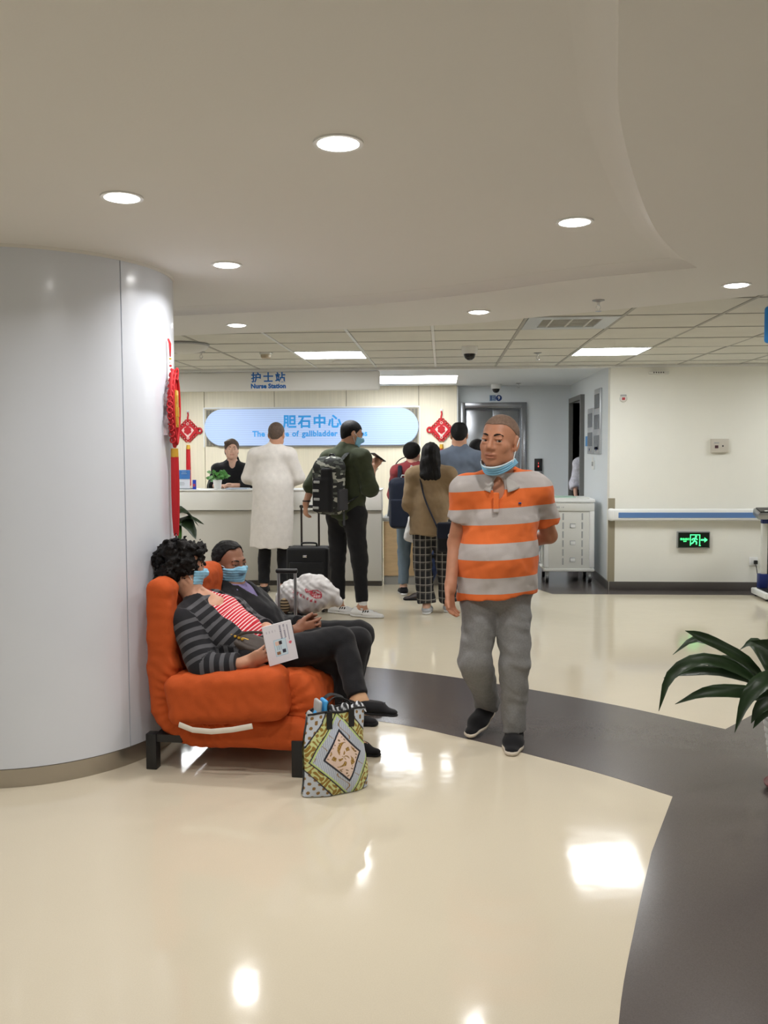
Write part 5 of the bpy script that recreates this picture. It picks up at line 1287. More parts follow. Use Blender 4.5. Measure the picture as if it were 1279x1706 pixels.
cd_m = stripes('cardigan_stripes', (srgb(32, 32, 36), srgb(84, 84, 88)), 'along', 0.046, 0.56, bump=0.2, bscale=500)
cg = w.torso(0.022, 0.016)+w.arm('R', .020, end=1.90, r=(.052, .047, .046, .033), flat=True)+w.arm('L', .020, end=1.88, r=(.052, .047, .046, .033), flat=True)
cen = lerp(J['wst'], J['cst'], .75)
Rw = frame(Fw, np.array(J['nck'])-np.array(J['pel']))
cg.insert(6, (('b', cen+Fw*.16-Rw[0]*0.03+Rw[2]*.06, Rw, (.088, .145, .26), .04), 0.012, '-'))
cg.append((('e', nkw+V(0, 0, .07), I3, (.078, .078, .075)), 0.01, '-'))
w.part('cardigan', cg, .0065, cd_m, drape(66, .006), {'along': limb_coord([([J['shR'], J['elR'], J['wrR']], .1, .05), ([J['shL'], J['elL'], J['wrL']], .1, .05), ([J['nck'], J['cst'], J['wst'], J['pel']], 0.02, .14)])})
tr = [(('ec', J['hpR'], J['hpL'], .118, .118, (0, 0, 1), .92), 0.0), (('ec', J['pel'], J['wst'], .142, .130, Fw, .74), .05)]
for q, e in (('R', .90), ('L', .93)): tr += w.leg(q, 0.008, e, (.092, .066, .062, .046), True, .05)
w.part('trousers', tr, .007, C_BLACK, drape(71, .004))
stock = cloth('beige_stocking', srgb(196, 156, 122), bscale=400)
for q in 'RL': w.part('stocking', [(('c', lerp(J['kn'+q], J['an'+q], .78), J['an'+q], .040, .036), 0.0)]+[(a, max(k, .01)) for a, k in w.foot(q, .003)], .006, stock)
def flat_shoe(w, q, up):
    ob, (heel, toe, dd, up, side) = w.shoe(q, C_SHOEB, C_BLACK, .235, .041, .050, .012, up=up, name='ballet_flat')
    b = toe-dd*.052+up*.044
    for s_ in (-1, 1): 
        x = tube('bow', [tuple(b-w.o), tuple(b+side*s_*.018+up*.012-w.o), tuple(b+side*s_*.022-dd*.01-w.o), tuple(b-w.o)], .0035, C_BLACK, ob, 6)
flat_shoe(w, 'R', (.28, .1, .94)); w.shoe('L', C_SHOEB, C_BLACK, .235, .041, .050, .012, name='ballet_flat')
# her handbag and booklet
hb = thing('handbag', 'dark brown crescent leather handbag on the seated woman lap', 'handbag', (-.93, 4.05, .53))
hb_m = mat('brown_leather', srgb(64, 54, 48), 0.55, bump=0.3, bscale=380, var=0.08, scale=200)
hx = nrm((.93, -.10, -.30)); hR = np.array([hx, np.cross(hx, nrm((.1, -.55, .83))), nrm(np.cross(hx, np.cross(nrm((.1, -.55, .83)), hx)))])
hup = nrm(np.cross(np.cross(hx, V(-.25, -.5, .8)), hx)); hf = np.cross(hup, hx); hR = np.array([hx, hf, hup]); ho = V(-.930, 4.040, .572)
sdf_mesh('bag_body', [(('e', ho, hR, (.145, .050, .082)), 0.0), (('e', ho+hx*.06-hup*.008, hR, (.10, .048, .072)), .03), (('b', ho+hup*.10, hR, (.2, .2, .055), .01), .012, '-')], .006, hb_m, hb, drape(81, .003), local=(-.93, 4.05, .53))
hl = V(-.93, 4.05, .53)
tube('top_zip', [tuple(ho+hx*a+hup*(.045-.010*abs(a)/.1)-hl) for a in np.linspace(-.12, .13, 9)], .004, M['gold'], hb, 6)
for a in (-.075, -.055, -.035, -.018): lathe('clasp_ring', [(0.0, .006), (.007, .004), (.007, -.004), (0, -.006)], M['gold'], hb, 10, tuple(ho+hx*a+hup*.052-hf*.012-hl))
tube('handle_strap', catmull([tuple(ho+hx*a+hup*b+hf*c-hl) for a, b, c in ((-.05, .05, -.01), (.0, .085, .01), (.09, .10, .03), (.16, .075, .03), (.15, .03, .02))], 5), .0055, hb_m, hb, 6, flat=(.5, 1.2))
bk = thing('booklet', 'white stapled booklet with printed card held by the seated woman', 'booklet', (-.765, 3.97, .585))
bo = V(-.752, 3.946, .606); bx = nrm((.80, .42, .16)); bz = nrm((.20, .16, .95)); bz = nrm(bz-bx*(bx@bz)); by = np.cross(bz, bx)      # by = away from the reader side facing the camera
bx2, bz2 = bx, bz
def bk_print(u, v):
    c = np.array(srgb(226, 224, 232))+np.zeros((len(u), 3))
    def rect(a, b, e, f, col): c[(u > a) & (u < b) & (v > e) & (v < f)] = srgb(*col)
    rect(.28, .70, .18, .60, (150, 190, 220)); rect(.295, .685, .195, .585, (206, 226, 238)); rect(.33, .52, .46, .56, (226, 196, 184)); rect(.46, .56, .47, .56, (44, 40, 48)); rect(.33, .45, .22, .30, (150, 110, 80)); rect(.53, .65, .24, .33, (44, 46, 66))
    for a in (.36, .42, .48): rect(a, a+.03, .33, .45, (168, 190, 206))
    for e in np.arange(.60, .92, .035): rect(.56, .62, e, e+.024, (96, 92, 120)); rect(.69, .74, e, e+.02, (120, 116, 140))
    rect(.82, .85, .52, .92, (150, 146, 166)); c[((u-.84)/.05)**2+((v-.46)/.035)**2 < 1] = srgb(222, 96, 116)
    for a in (.10, .20, .30, .40): rect(a, a+.02, .80, .86, (190, 186, 200))
    return c
bkl = V(-.765, 3.97, .585)
box_grid('cover', 70, 90, lambda u, v: (bo+(u-.5)[:, None]*bx*.140+(v-.5)[:, None]*bz*.185-by*.0065*0-nrm(by)*.0+nrm(-by if by[1] > 0 else by)*.0062)-bkl, color_attr_mat('booklet_print', .5), bk, bk_print)
sdf_mesh('pages', [(('b', bo, np.array([bx, by, bz]), (.070, .006, .0925), .002), 0.0)], .003, mat('paper', srgb(226, 225, 228), .6), bk, local=tuple(bkl))
# ------------------------------------------------------------------ 3. seated man
J = dict(pel=(-.965, 4.74, .44), wst=(-1.045, 4.75, .525), cst=(-1.125, 4.77, .615), nck=(-1.195, 4.79, .715), fwd=(.82, -.30, .45), pfwd=(.6, -.05, .8),
         shR=(-1.165, 4.60, .625), shL=(-1.085, 4.93, .62), elR=(-.985, 4.555, .475), wrR=(-.795, 4.60, .525), elL=(-.915, 4.93, .47), wrL=(-.775, 4.74, .530),
         hpR=(-.93, 4.65, .43), hpL=(-.92, 4.83, .43), knR=(-.465, 4.66, .455), knL=(-.47, 4.87, .450), anR=(-.545, 4.68, .09), anL=(-.53, 4.87, .09), toR=(-.375, 4.64, 0.0), toL=(-.36, 4.86, 0.0))
h = Head((-1.192, 4.79, .866), (.80, -.56, -.10), (-.08, 0, 1), 1.0)
s = Person('seated man in black jacket and face mask with clasped hands', (-.95, 4.74, 0), J, h, SK['brown'], build=1.0)
s.body(hand_ops(J['wrR'], (.88, .42, .06), (.3, .8, .1), 1, (20, 30, 15), 10, (35, 5), 1.05, fan=[(8, 14, 8), (18, 22, 10), (24, 28, 14), (30, 34, 18)])+hand_ops(J['wrL'], (.84, -.30, .05), (.2, -.9, .0), -1, (28, 40, 25), 8, (30, 5), 1.02), res=0.0055)
h.extras(s.root); s.mask()
s.hair(s.cap(.009, .094, -.062), HAIR, .005, [(.006, 160, 91)])
Fs = nrm(J['fwd']); nks = np.array(J['nck'])
jk = s.torso(.022, .02)+s.arm('R', .022, end=1.93, r=(.055, .05, .05, .037), flat=True)+s.arm('L', .022, end=1.93, r=(.055, .05, .05, .037), flat=True)
jk += [(('c', nks+V(-.01, .01, -.03), nks+V(-.02, .012, .04), .085, .082), .02), (('c', nks+Fs*.04, nks+Fs*.04+V(0, 0, .12), .062, .07), .008, '-'), (('e', nks+Fs*.10+V(.02, 0, -.05), frame(Fs, (0, 0, 1)), (.035, .06, .11)), .01, '-')]
s.part('jacket', jk, .007, C_BLACK, drape(101, .006))
s.part('shirt', s.torso(.010, .012)+[(('c', nks+V(0, 0, -.02), nks+V(.006, -.005, .028), .068, .064), .01)], .007, cloth('lilac_shirt', srgb(120, 110, 150)))
tr = [(('ec', J['hpR'], J['hpL'], .118, .118, (0, 0, 1), .92), 0.0), (('ec', J['pel'], J['wst'], .150, .140, Fs, .74), .05)]
for q in 'RL': tr += s.leg(q, .008, .93, (.094, .072, .070, .056), True, .05)
s.part('trousers', tr, .007, C_BLACK, drape(105, .004))
for q in 'RL': s.shoe(q, C_SHOEB, C_BLACK, .265, .046, .06, .02)
# ------------------------------------------------------------------ standing people, seen from behind
def standing(label, x, y, H, face, turn=(0, 1, 0), skin='mid', build=1.0, arms=None, legs=None, hk=1.0, lean=0.0, name='person'):
    """generic standing figure of height H facing `face`; arms/legs override joints (world space)"""
    F = nrm((face[0], face[1], 0)); Rr = np.cross(F, V(0, 0, 1)); o = V(x, y, 0); k = H/1.70
    def at(r, f, z): return o+Rr*r*k+F*f*k+V(0, 0, z*k)
    J = dict(pel=at(0, 0, .93), wst=at(0, .01, 1.08), cst=at(0, .01, 1.26), nck=at(0, .0+lean, 1.45), fwd=F,
             shR=at(.172, 0, 1.385), shL=at(-.172, 0, 1.385), elR=at(.225, .01, 1.11), elL=at(-.225, .01, 1.11), wrR=at(.20, .12, .90), wrL=at(-.20, .12, .90),
             hpR=at(.088, 0, .90), hpL=at(-.088, 0, .90), knR=at(.095, .02, .49), knL=at(-.095, .02, .49), anR=at(.10, -.01, .085), anL=at(-.10, -.01, .085), toR=at(.13, .17, 0), toL=at(-.13, .17, 0))
    for d in (arms, legs):
        if d: J.update(d)
    J['toR'] = np.asarray(J['toR'], float)*V(1, 1, 0); J['toL'] = np.asarray(J['toL'], float)*V(1, 1, 0)
    hd = Head(np.asarray(J['nck'])+V(0, 0, .132*k)+nrm((turn[0], turn[1], 0))*.015, turn, (0, 0, 1), hk*k)
    if 'head' in J: hd.c = np.asarray(J['head'], float)
    return Person(label, (x, y, 0), J, hd, SK[skin], build=build*k**.5, name=name)
def trousers(p, m, inf=.008, r=(.090, .066, .062, .050), end=.95, res=.009, seed=3, amp=.005):
    o = [(('ec', p.J['hpR'], p.J['hpL'], .112*p.b, .112*p.b, p.J['fwd'], .92), 0.0), (('ec', p.J['pel'], p.J['wst'], .152*p.b, .140*p.b, p.J['fwd'], .74), .05)]
    for q in 'RL': o += p.leg(q, inf, end, r, True, .05)
    return p.part('trousers', o, res, m, drape(seed, amp))
# 4. doctor in the white coat
d = standing('doctor in long white coat seen from behind leaning on the counter', -1.77, 9.0, 1.765, (0.02, 1), (.06, 1, -.18), 'mid',
             arms=dict(elL=(-2.035, 9.03, 1.205), elR=(-1.505, 9.03, 1.205), wrL=(-1.86, 9.22, 1.125), wrR=(-1.665, 9.22, 1.125), nck=(-1.745, 9.0, 1.515), head=(-1.728, 9.02, 1.656)))
d.body(hand_ops(d.J['wrL'], (.2, .95, -.1), (0, -.1, -1), 1)+hand_ops(d.J['wrR'], (-.2, .95, -.1), (0, -.1, -1), -1), res=.008)
d.hair(d.cap(.005, .06, -.070), HAIR_B, .006); h = d.h
coat_m = cloth('white_coat', srgb(214, 208, 202), bscale=200)
co = d.torso(.024)+d.arm('R', .020, end=1.85, r=(.055, .050, .048, .036), flat=True)+d.arm('L', .020, end=1.85, r=(.055, .050, .048, .036), flat=True)
co += [(('ec', d.J['wst'], V(-1.79, 9.0, .475), .212, .226, (0, 1, 0), .82, True), .05), (('c', d.J['nck']+V(0, 0, -.02), d.J['nck']+V(0, .01, .035), .072, .066), .02)]
d.part('white_coat', co, .009, coat_m, drape(121, .0022)+[(lambda P: .004*np.sin(P[:, 0]*48+1.5*np.sin(P[:, 2]*5))*np.clip((1.0-P[:, 2])/.4, 0, 1), 0, 0)])
d.part('back_belt', [(('b', V(-1.77, 8.868, 1.06), I3, (.10, .012, .020), .006), 0.0)], .007, coat_m)
trousers(d, C_BLACK, seed=125, end=.97)
for q in 'RL': d.shoe(q, C_SHOEB, C_BLACK, .27, .047)
# 5. man with backpack and phone
b = standing('young man in olive shirt and backpack looking at his phone', -.86, 7.8, 1.755, (.55, .83), (.86, .42, -.28), 'mid',
             arms=dict(shL=(-1.025, 7.89, 1.415), shR=(-.715, 7.70, 1.415), elL=(-1.185, 7.84, 1.165), wrL=(-1.232, 7.79, 1.015), elR=(-.640, 7.66, 1.150), wrR=(-.622, 7.80, 1.325), nck=(-.865, 7.80, 1.495), head=(-.815, 7.82, 1.632)),
             legs=dict(hpL=(-.945, 7.85, .91), hpR=(-.785, 7.75, .91), knL=(-.955, 7.86, .49), knR=(-.745, 7.74, .49), anL=(-.945, 7.86, .095), anR=(-.715, 7.70, .095), toL=(-.77, 7.80, 0), toR=(-.545, 7.645, 0)))
b.body(hand_ops(b.J['wrL'], (-.05, -.05, -1), (.6, .4, 0), -1, (25, 35, 25), 4, (30, 10))+hand_ops(b.J['wrR'], (.25, .35, .88), (.35, .85, -.2), -1, (25, 40, 30), 4, (25, 10)), res=.007)
b.h.extras(b.root); b.hair(b.cap(.004, .060, -.080), HAIR, .005); b.mask(res=.006)
olive = cloth('olive_cotton', srgb(58, 64, 46), bscale=200)
sh = b.torso(.028)+b.arm('R', .026, end=1.08, r=(.056, .052, .050, .046), flat=True)+b.arm('L', .026, end=1.12, r=(.056, .052, .050, .046), flat=True)
sh += [(('ec', b.J['wst'], V(-.865, 7.8, .875), .160, .178, b.J['fwd'], .74, True), .05), (('c', b.J['nck']+V(0, 0, -.02), b.J['nck']+V(.01, .01, .03), .068, .064), .02)]
b.part('olive_shirt', sh, .008, olive, drape(131, .006))
trousers(b, C_BLACK, seed=135, end=.90, r=(.092, .068, .064, .044))
for q in 'RL':
    ob, (heel, toe, dd, up, side) = b.shoe(q, C_WHITE, C_WHITE, .29, .047, .075, .03)
    b.part('sock', [(('c', b.J['an'+q]+V(0, 0, -.01), b.J['an'+q]+V(0, 0, .06), .041, .040), 0.0)], .007, cloth('white_sock', srgb(220, 220, 220)))
    for k in range(3):
        c = toe-dd*(.115+.022*k)+up*.045+side*.043
        x = box('dark_stripe', tuple(c-b.o), (.008, .010, .045), M['black'], ob, rot=(0, .35, math.atan2(dd[1], dd[0])))
b.T('wrist_band', [lerp(b.J['wrL'], b.J['elL'], .12)+V(.031*math.cos(a), .031*math.sin(a), 0) for a in np.linspace(0, 2*math.pi, 13)[:-1]], .008, mat('band_brown', srgb(58, 36, 30), .5), 6, None, True)
ph = thing('smartphone', 'dark smartphone held up by the man with the backpack', 'phone', (-.585, 7.80, 1.415))
sdf_mesh('phone_body', [(('b', V(-.575, 7.82, 1.425), frame((.45, .30, .85), (-.55, -.4, .55)), (.036, .005, .072), .004), 0.0)], .003, M['black'], ph, local=(-.585, 7.80, 1.415))
# his camouflage backpack
def camo_mat():
    m = mat('camo_cloth', (.1, .1, .1), .8, bump=.2, bscale=300); g = NB(m); tc = g.n('ShaderNodeTexCoord')
    v = g.n('ShaderNodeTexVoronoi'); v.inputs['Scale'].default_value = 22; mp = g.n('ShaderNodeMapping'); mp.inputs['Scale'].default_value = (1, 1, 2.0); g.l(tc.outputs['Object'], mp.inputs[0]); g.l(mp.outputs[0], v.inputs['Vector'])
    r = g.n('ShaderNodeValToRGB'); r.color_ramp.interpolation = 'CONSTANT'; e = r.color_ramp.elements
    e[0].color = (*srgb(26, 28, 28), 1); e[1].position = .45; e[1].color = (*srgb(86, 90, 84), 1); x = e.new(.62); x.color = (*srgb(40, 44, 40), 1); x = e.new(.82); x.color = (*srgb(168, 168, 158), 1)
    sp = g.n('ShaderNodeSeparateColor'); g.l(v.outputs['Color'], sp.inputs[0]); g.l(sp.outputs[0], r.inputs[0]); g.l(r.outputs[0], g.b.inputs['Base Color']); return m
camo = camo_mat(); bfw = nrm((.55, .83, 0)); brt = np.cross(bfw, V(0, 0, 1)); bl = V(-.985, 7.62, .95)
bkp = thing('backpack', 'grey camouflage backpack with black pocket worn by the olive-shirt man', 'backpack', tuple(bl))
Rk = np.array([brt, bfw, V(0, 0, 1)])
def bp_pt(r, f, z): return V(-.865, 7.80, 0)+brt*r+bfw*f+V(0, 0, z)
sdf_mesh('main_body', [(('b', bp_pt(0, -.235, 1.16), Rk, (.150, .095, .235), .075), 0.0), (('b', bp_pt(0, -.225, 1.36), Rk, (.125, .075, .075), .06), .04)], .007, camo, bkp, drape(141, .004), local=bl)
sdf_mesh('front_pocket', [(('b', bp_pt(.01, -.330, 1.10), Rk, (.110, .030, .15), .028), 0.0), (('b', bp_pt(.05, -.32, 1.27), Rk, (.062, .028, .07), .026), .02)], .006, C_BLACK, bkp, local=bl)
sdf_mesh('side_pocket', [(('b', bp_pt(.150, -.23, 1.06), Rk, (.014, .065, .095), .012), 0.0)], .006, cloth('mesh_grey', srgb(58, 58, 62)), bkp, local=bl)
for k in range(4): sdf_mesh('buckle_strap', [(('b', bp_pt(-.045+.012*(k % 2), -.362, .99+.075*k), Rk, (.035, .006, .012), .004), 0.0)], .004, M['greyp'], bkp, local=bl)
for s_ in (-1, 1):
    P = catmull([tuple(bp_pt(s_*.075, -.17, 1.395)), tuple(bp_pt(s_*.085, -.05, 1.475)), tuple(bp_pt(s_*.105, .07, 1.44)), tuple(bp_pt(s_*.135, .125, 1.30)), tuple(bp_pt(s_*.165, .05, 1.13)), tuple(bp_pt(s_*.14, -.17, 1.02))], 6)
    tube('shoulder_strap', [tuple(np.array(q)-bl) for q in P], .026, camo, bkp, 8, flat=(1.0, .35))
tube('loose_strap', [tuple(bp_pt(.13, -.19, z)-bl) for z in (1.0, .92, .83)], .011, cloth('grey_webbing', srgb(70, 72, 76)), bkp, 6, flat=(1, .3))
tube('grab_loop', [tuple(bp_pt(a, -.19, z)-bl) for a, z in ((-.04, 1.42), (-.02, 1.455), (.02, 1.455), (.04, 1.42))], .008, C_BLACK, bkp, 6)
# 6. long-haired woman in plaid trousers
g_ = standing('woman with long black hair in tan sweater and plaid trousers', -.105, 7.9, 1.545, (0.05, 1), (.1, 1, -.1), 'fair', build=.9,
              legs=dict(knL=(-.185, 7.92, .44), knR=(.03, 7.95, .44), anL=(-.145, 7.88, .085), anR=(.05, 7.99, .085), toL=(-.13, 8.05, 0), toR=(.07, 8.16, 0)),
              arms=dict(elL=(-.300, 7.91, 1.00), elR=(.105, 7.93, 1.00), wrL=(-.19, 8.07, .97), wrR=(.0, 8.08, .97)))
g_.body(hand_ops(g_.J['wrL'], (.5, .8, .1), (.6, -.2, .5), 1)+hand_ops(g_.J['wrR'], (-.5, .8, .1), (-.6, -.2, .5), -1), res=.008)
h = g_.h
g_.hair([(h.E((0, -.022, .036), (.092, .108, .098)), 0.0), (h.E((0, -.055, -.08), (.105, .075, .13)), .04), (h.E((0, -.065, -.20), (.118, .062, .085)), .04), (h.E((0, .12, -.05), (.07, .09, .12)), .012, '-')], HAIR, .007, [(.006, 60, 151), (lambda P: .0018*np.sin(P[:, 0]*190+3*np.sin(P[:, 2]*14)), 0, 0)])
tan = cloth('tan_knit', srgb(142, 120, 92), bscale=300)
sw_ = g_.torso(.030)+g_.arm('R', .026, end=1.85, r=(.052, .050, .048, .036), flat=True)+g_.arm('L', .026, end=1.85, r=(.052, .050, .048, .036), flat=True)
sw_ += [(('ec', g_.J['wst'], V(-.115, 7.9, .715), .178, .190, (0, 1, 0), .82, True), .05)]
g_.part('tan_sweater', sw_, .008, tan, drape(155, .005))
def plaid_mat():
    m = mat('plaid_cloth', (.05, .05, .05), .85); g = NB(m); tc = g.n('ShaderNodeTexCoord'); sp = g.n('ShaderNodeSeparateXYZ'); g.l(tc.outputs['Object'], sp.inputs[0])
    def line(sock, per, w, off=0.0): return g.math('LESS_THAN', g.math('FRACT', g.math('MULTIPLY', g.math('ADD', sock, 10+off), 1/per)), w)
    a = g.math('MAXIMUM', line(sp.outputs[0], .050, .10), line(sp.outputs[2], .068, .08)); c2 = g.math('MAXIMUM', line(sp.outputs[0], .050, .38, .012), line(sp.outputs[2], .068, .32, .014))
    c = g.mix(c2, srgb(20, 20, 24), srgb(58, 56, 56)); g.l(g.mix(a, c, srgb(150, 146, 138)), g.b.inputs['Base Color']); return m
trousers(g_, plaid_mat(), inf=.014, r=(.092, .080, .080, .082), end=.97, seed=157)
for q in 'RL': g_.shoe(q, mat('silver_shoe', srgb(176, 180, 186), .45), C_WHITE, .245, .043, .06, .022)
cb = thing('crossbody_bag', 'black crossbody bag with round logo on the plaid-trousers woman', 'bag', (.035, 7.70, .60))
cl_ = V(.035, 7.70, .60)
sdf_mesh('bag_body', [(('b', V(.035, 7.715, .715), I3, (.085, .045, .135), .03), 0.0)], .006, C_BLACK, cb, drape(161, .003), local=cl_)
sdf_mesh('flap', [(('b', V(.035, 7.672, .775), I3, (.084, .012, .07), .01), 0.0)], .006, cloth('bag_navy', srgb(26, 30, 44)), cb, local=cl_)
lathe_o = lathe('round_logo', [(0, .003), (.019, .003), (.019, 0)], M['white'], cb, 20); lathe_o.rotation_euler = (math.pi/2, 0, 0); lathe_o.location = (.035-.035+.03, 7.658-7.70, .735-.60)
tube('logo_mark', [(.030+.010*math.cos(a), 7.653-7.70, .135+.010*math.sin(a)) for a in np.linspace(.8, 5.5, 10)], .0035, mat('logo_red', srgb(190, 40, 50), .5), cb, 6)
tube('strap', [tuple(np.array(q)-cl_) for q in catmull([(-.045, 7.715, .80), (-.10, 7.735, .92), (-.155, 7.755, 1.05), (-.190, 7.80, 1.19), (-.195, 7.90, 1.27), (-.13, 8.04, 1.20), (0.0, 8.09, 1.0), (.125, 8.0, .86), (.12, 7.80, .80)], 6)], .018, cloth('strap_navy', srgb(24, 28, 44)), cb, 8, flat=(1, .25))
# 7. person with navy backpack
r_ = standing('person in red top and light jeans wearing a navy backpack', -.31, 8.92, 1.56, (0, 1), (.45, .9, -.1), 'fair', build=.92,
              arms=dict(elL=(-.51, 8.97, 1.03), wrL=(-.42, 9.18, 1.02), elR=(-.12, 8.97, 1.03), wrR=(-.20, 9.18, 1.02)))
r_.body(hand_ops(r_.J['wrL'], (.3, .95, 0), (.2, 0, -1), 1)+hand_ops(r_.J['wrR'], (-.3, .95, 0), (-.2, 0, -1), -1), res=.009)
r_.hair(r_.cap(.014, .05, -.075)+[(r_.h.E((0, -.05, .03), (.088, .075, .085)), .03)], HAIR, .007)
r_.part('red_top', r_.torso(.022)+r_.arm('R', .02, end=1.5, r=(.05, .047, .045, .04), flat=True)+r_.arm('L', .02, end=1.5, r=(.05, .047, .045, .04), flat=True), .009, cloth('dusty_red', srgb(146, 62, 66)), drape(171, .006))
trousers(r_, cloth('light_denim', srgb(110, 126, 140)), seed=173, r=(.090, .068, .064, .054), end=.92)
for q in 'RL': r_.shoe(q, C_SHOEB, C_WHITE, .25, .044)
nb = thing('navy_backpack', 'plain navy backpack worn by the person in the red top', 'backpack', (-.385, 8.68, .70)); nl = V(-.385, 8.68, .70)
navyc = cloth('navy_nylon', srgb(28, 34, 50), .7)
sdf_mesh('main_body', [(('b', V(-.385, 8.70, .955), I3, (.150, .085, .255), .07), 0.0)], .008, navyc, nb, drape(175, .004), local=nl)
sdf_mesh('front_pocket', [(('b', V(-.385, 8.612, .86), I3, (.130, .018, .14), .016), 0.0)], .007, navyc, nb, local=nl)
tube('grab_loop', [(-.03, .03, .50), (-.02, .03, .535), (.03, .03, .535), (.04, .03, .50)], .008, M['greyp'], nb, 6)
for s_ in (-1, 1): tube('shoulder_strap', [tuple(np.array(q)-nl) for q in catmull([(-.345+s_*.085, 8.76, 1.17), (-.325+s_*.105, 8.86, 1.325), (-.31+s_*.11, 9.0, 1.29), (-.31+s_*.13, 9.04, 1.10), (-.33+s_*.15, 8.90, .90), (-.36+s_*.12, 8.76, .80)], 5)], .022, navyc, nb, 8, flat=(1, .35))
sdf_mesh('top_strap', [(('b', V(-.34, 8.80, 1.24), frame((0.2, 1, 0), (.35, 0, 1)), (.012, .008, .10), .005), 0.0)], .006, M['greyp'], nb, local=nl)
wb_ = thing('white_carrier_bag', 'white plastic carrier bag hanging between the plaid woman and navy backpack', 'carrier bag', (-.26, 8.10, .60)); wl = V(-.26, 8.10, .60)
sdf_mesh('bag_body', [(('b', V(-.268, 8.115, .745), frame((0, 1, 0), (.25, 0, 1)), (.075, .035, .120), .03), 0.0), (('c', V(-.24, 8.11, .84), V(-.175, 8.11, .965), .035, .012), .04)], .006, mat('white_film', srgb(226, 224, 222), .45), wb_, [(.008, 50, 181), (.004, 110, 182)], local=wl)
sdf_mesh('red_mark', [(('b', V(-.240, 8.078, .80), I3, (.014, .006, .03), .003), 0.0)], .004, M['red'], wb_, local=wl)
# 8. man in the grey-blue shirt
m_ = standing('balding man in grey-blue shirt and navy trousers seen from behind', .165, 8.6, 1.755, (0.05, 1), (.02, 1, -.12), 'mid',
              legs=dict(knL=(-.02, 8.60, .49), anL=(-.20, 8.62, .09), toL=(-.365, 8.57, 0), knR=(.19, 8.62, .49), anR=(.19, 8.60, .09), toR=(.22, 8.78, 0), hpL=(.085, 8.6, .92), hpR=(.25, 8.6, .92)),
              arms=dict(shL=(.0, 8.6, 1.395), shR=(.325, 8.6, 1.385)))
m_.body(hand_ops(m_.J['wrL'], (.2, .9, -.4), (.8, 0, -.4), 1)+hand_ops(m_.J['wrR'], (-.2, .9, -.4), (-.8, 0, -.4), -1), res=.008)
m_.hair(m_.cap(.008, .06, -.072)+[(m_.h.E((0, -.045, .128), (.040, .045, .020)), .006, '-')], HAIR, .006)
bs = cloth('greyblue_shirt', srgb(98, 108, 124), bscale=160)
m_.part('shirt', m_.torso(.030)+m_.arm('R', .026, end=1.8, r=(.054, .050, .048, .036), flat=True)+m_.arm('L', .026, end=1.8, r=(.054, .050, .048, .036), flat=True)+[(('c', m_.J['nck']+V(0, 0, -.02), m_.J['nck']+V(0, .01, .03), .068, .064), .02)], .009, bs, drape(191, .006))
collar(m_, m_.J['nck']+V(0, .005, 0), (0.05, 1, 0), .066, bs, wide=.05, gap=20)
trousers(m_, cloth('navy_trouser', srgb(34, 46, 78)), seed=195)
for q in 'RL': m_.shoe(q, mat('brown_shoe', srgb(44, 32, 28), .5), C_BLACK, .27, .047)
# 9. dark-haired person further back
k_ = standing('dark-haired person in black top half hidden behind the grey-blue shirt', .362, 9.18, 1.59, (0.1, 1), (.2, 1, -.1), 'fair', build=.9)
k_.body(hand_ops(k_.J['wrL'], (0, .3, -.9), (.9, 0, 0), 1)+hand_ops(k_.J['wrR'], (0, .3, -.9), (-.9, 0, 0), -1), res=.010)
k_.hair([(k_.h.E((0, -.02, .034), (.092, .108, .096)), 0.0), (k_.h.E((0, -.05, -.07), (.095, .07, .11)), .04), (k_.h.E((0, .12, -.05), (.07, .09, .12)), .012, '-')], HAIR, .008)
k_.part('black_top', k_.torso(.024)+k_.arm('R', .022, end=1.8, r=(.05, .047, .045, .036), flat=True)+k_.arm('L', .022, end=1.8, r=(.05, .047, .045, .036), flat=True), .010, C_BLACK, drape(201, .006))
trousers(k_, C_BLACK, seed=203, res=.010)
for q in 'RL': k_.shoe(q, C_SHOEB, C_BLACK, .25, .044)
# 10. nurse behind the counter
n_ = standing('woman with short brown hair in black hoodie behind the counter', -2.43, 9.98, 1.60, (.08, -1), (.30, -1, .02), 'fair', build=.92,
              arms=dict(elR=(-2.655, 9.93, 1.075), wrR=(-2.56, 9.72, 1.098), elL=(-2.205, 9.88, 1.085), wrL=(-2.40, 9.68, 1.098), shR=(-2.60, 9.97, 1.262), shL=(-2.265, 9.97, 1.262), nck=(-2.43, 9.97, 1.345), head=(-2.428, 9.935, 1.502)))
n_.body(hand_ops(n_.J['wrL'], (-.95, -.1, -.02), (0, 0, -1), -1, (8, 10, 8), 4)+hand_ops(n_.J['wrR'], (.6, -.6, -.02), (0, 0, -1), 1, (8, 10, 8), 4), res=.006)
n_.h.extras(n_.root, brow=HAIR_B); h = n_.h
n_.hair([(h.E((0, -.022, .044), (.090, .102, .092)), 0.0), (h.E((0, -.05, -.03), (.085, .062, .075)), .03), (h.E((.045, .062, .082), (.050, .045, .030)), .03), (h.E((-.010, .120, -.022), (.082, .10, .100)), .010, '-')], HAIR_B, .006, [(.003, 90, 211)])
hood = n_.torso(.024)+n_.arm('R', .024, end=1.55, r=(.052, .049, .047, .04), flat=True)+n_.arm('L', .024, end=1.55, r=(.052, .049, .047, .04), flat=True)
hood += [(('c', n_.J['nck']+V(0, .035, -.01), n_.J['nck']+V(0, .05, .045), .085, .07), .03), (('e', n_.J['nck']+V(.01, -.085, .01), I3, (.045, .06, .07)), .01, '-'), (('c', n_.J['nck'], n_.J['nck']+V(0, -.03, .12), .056, .062), .008, '-')]
n_.part('black_hoodie', hood, .008, C_BLACK, drape(215, .006))
trousers(n_, C_BLACK, seed=217, res=.010)
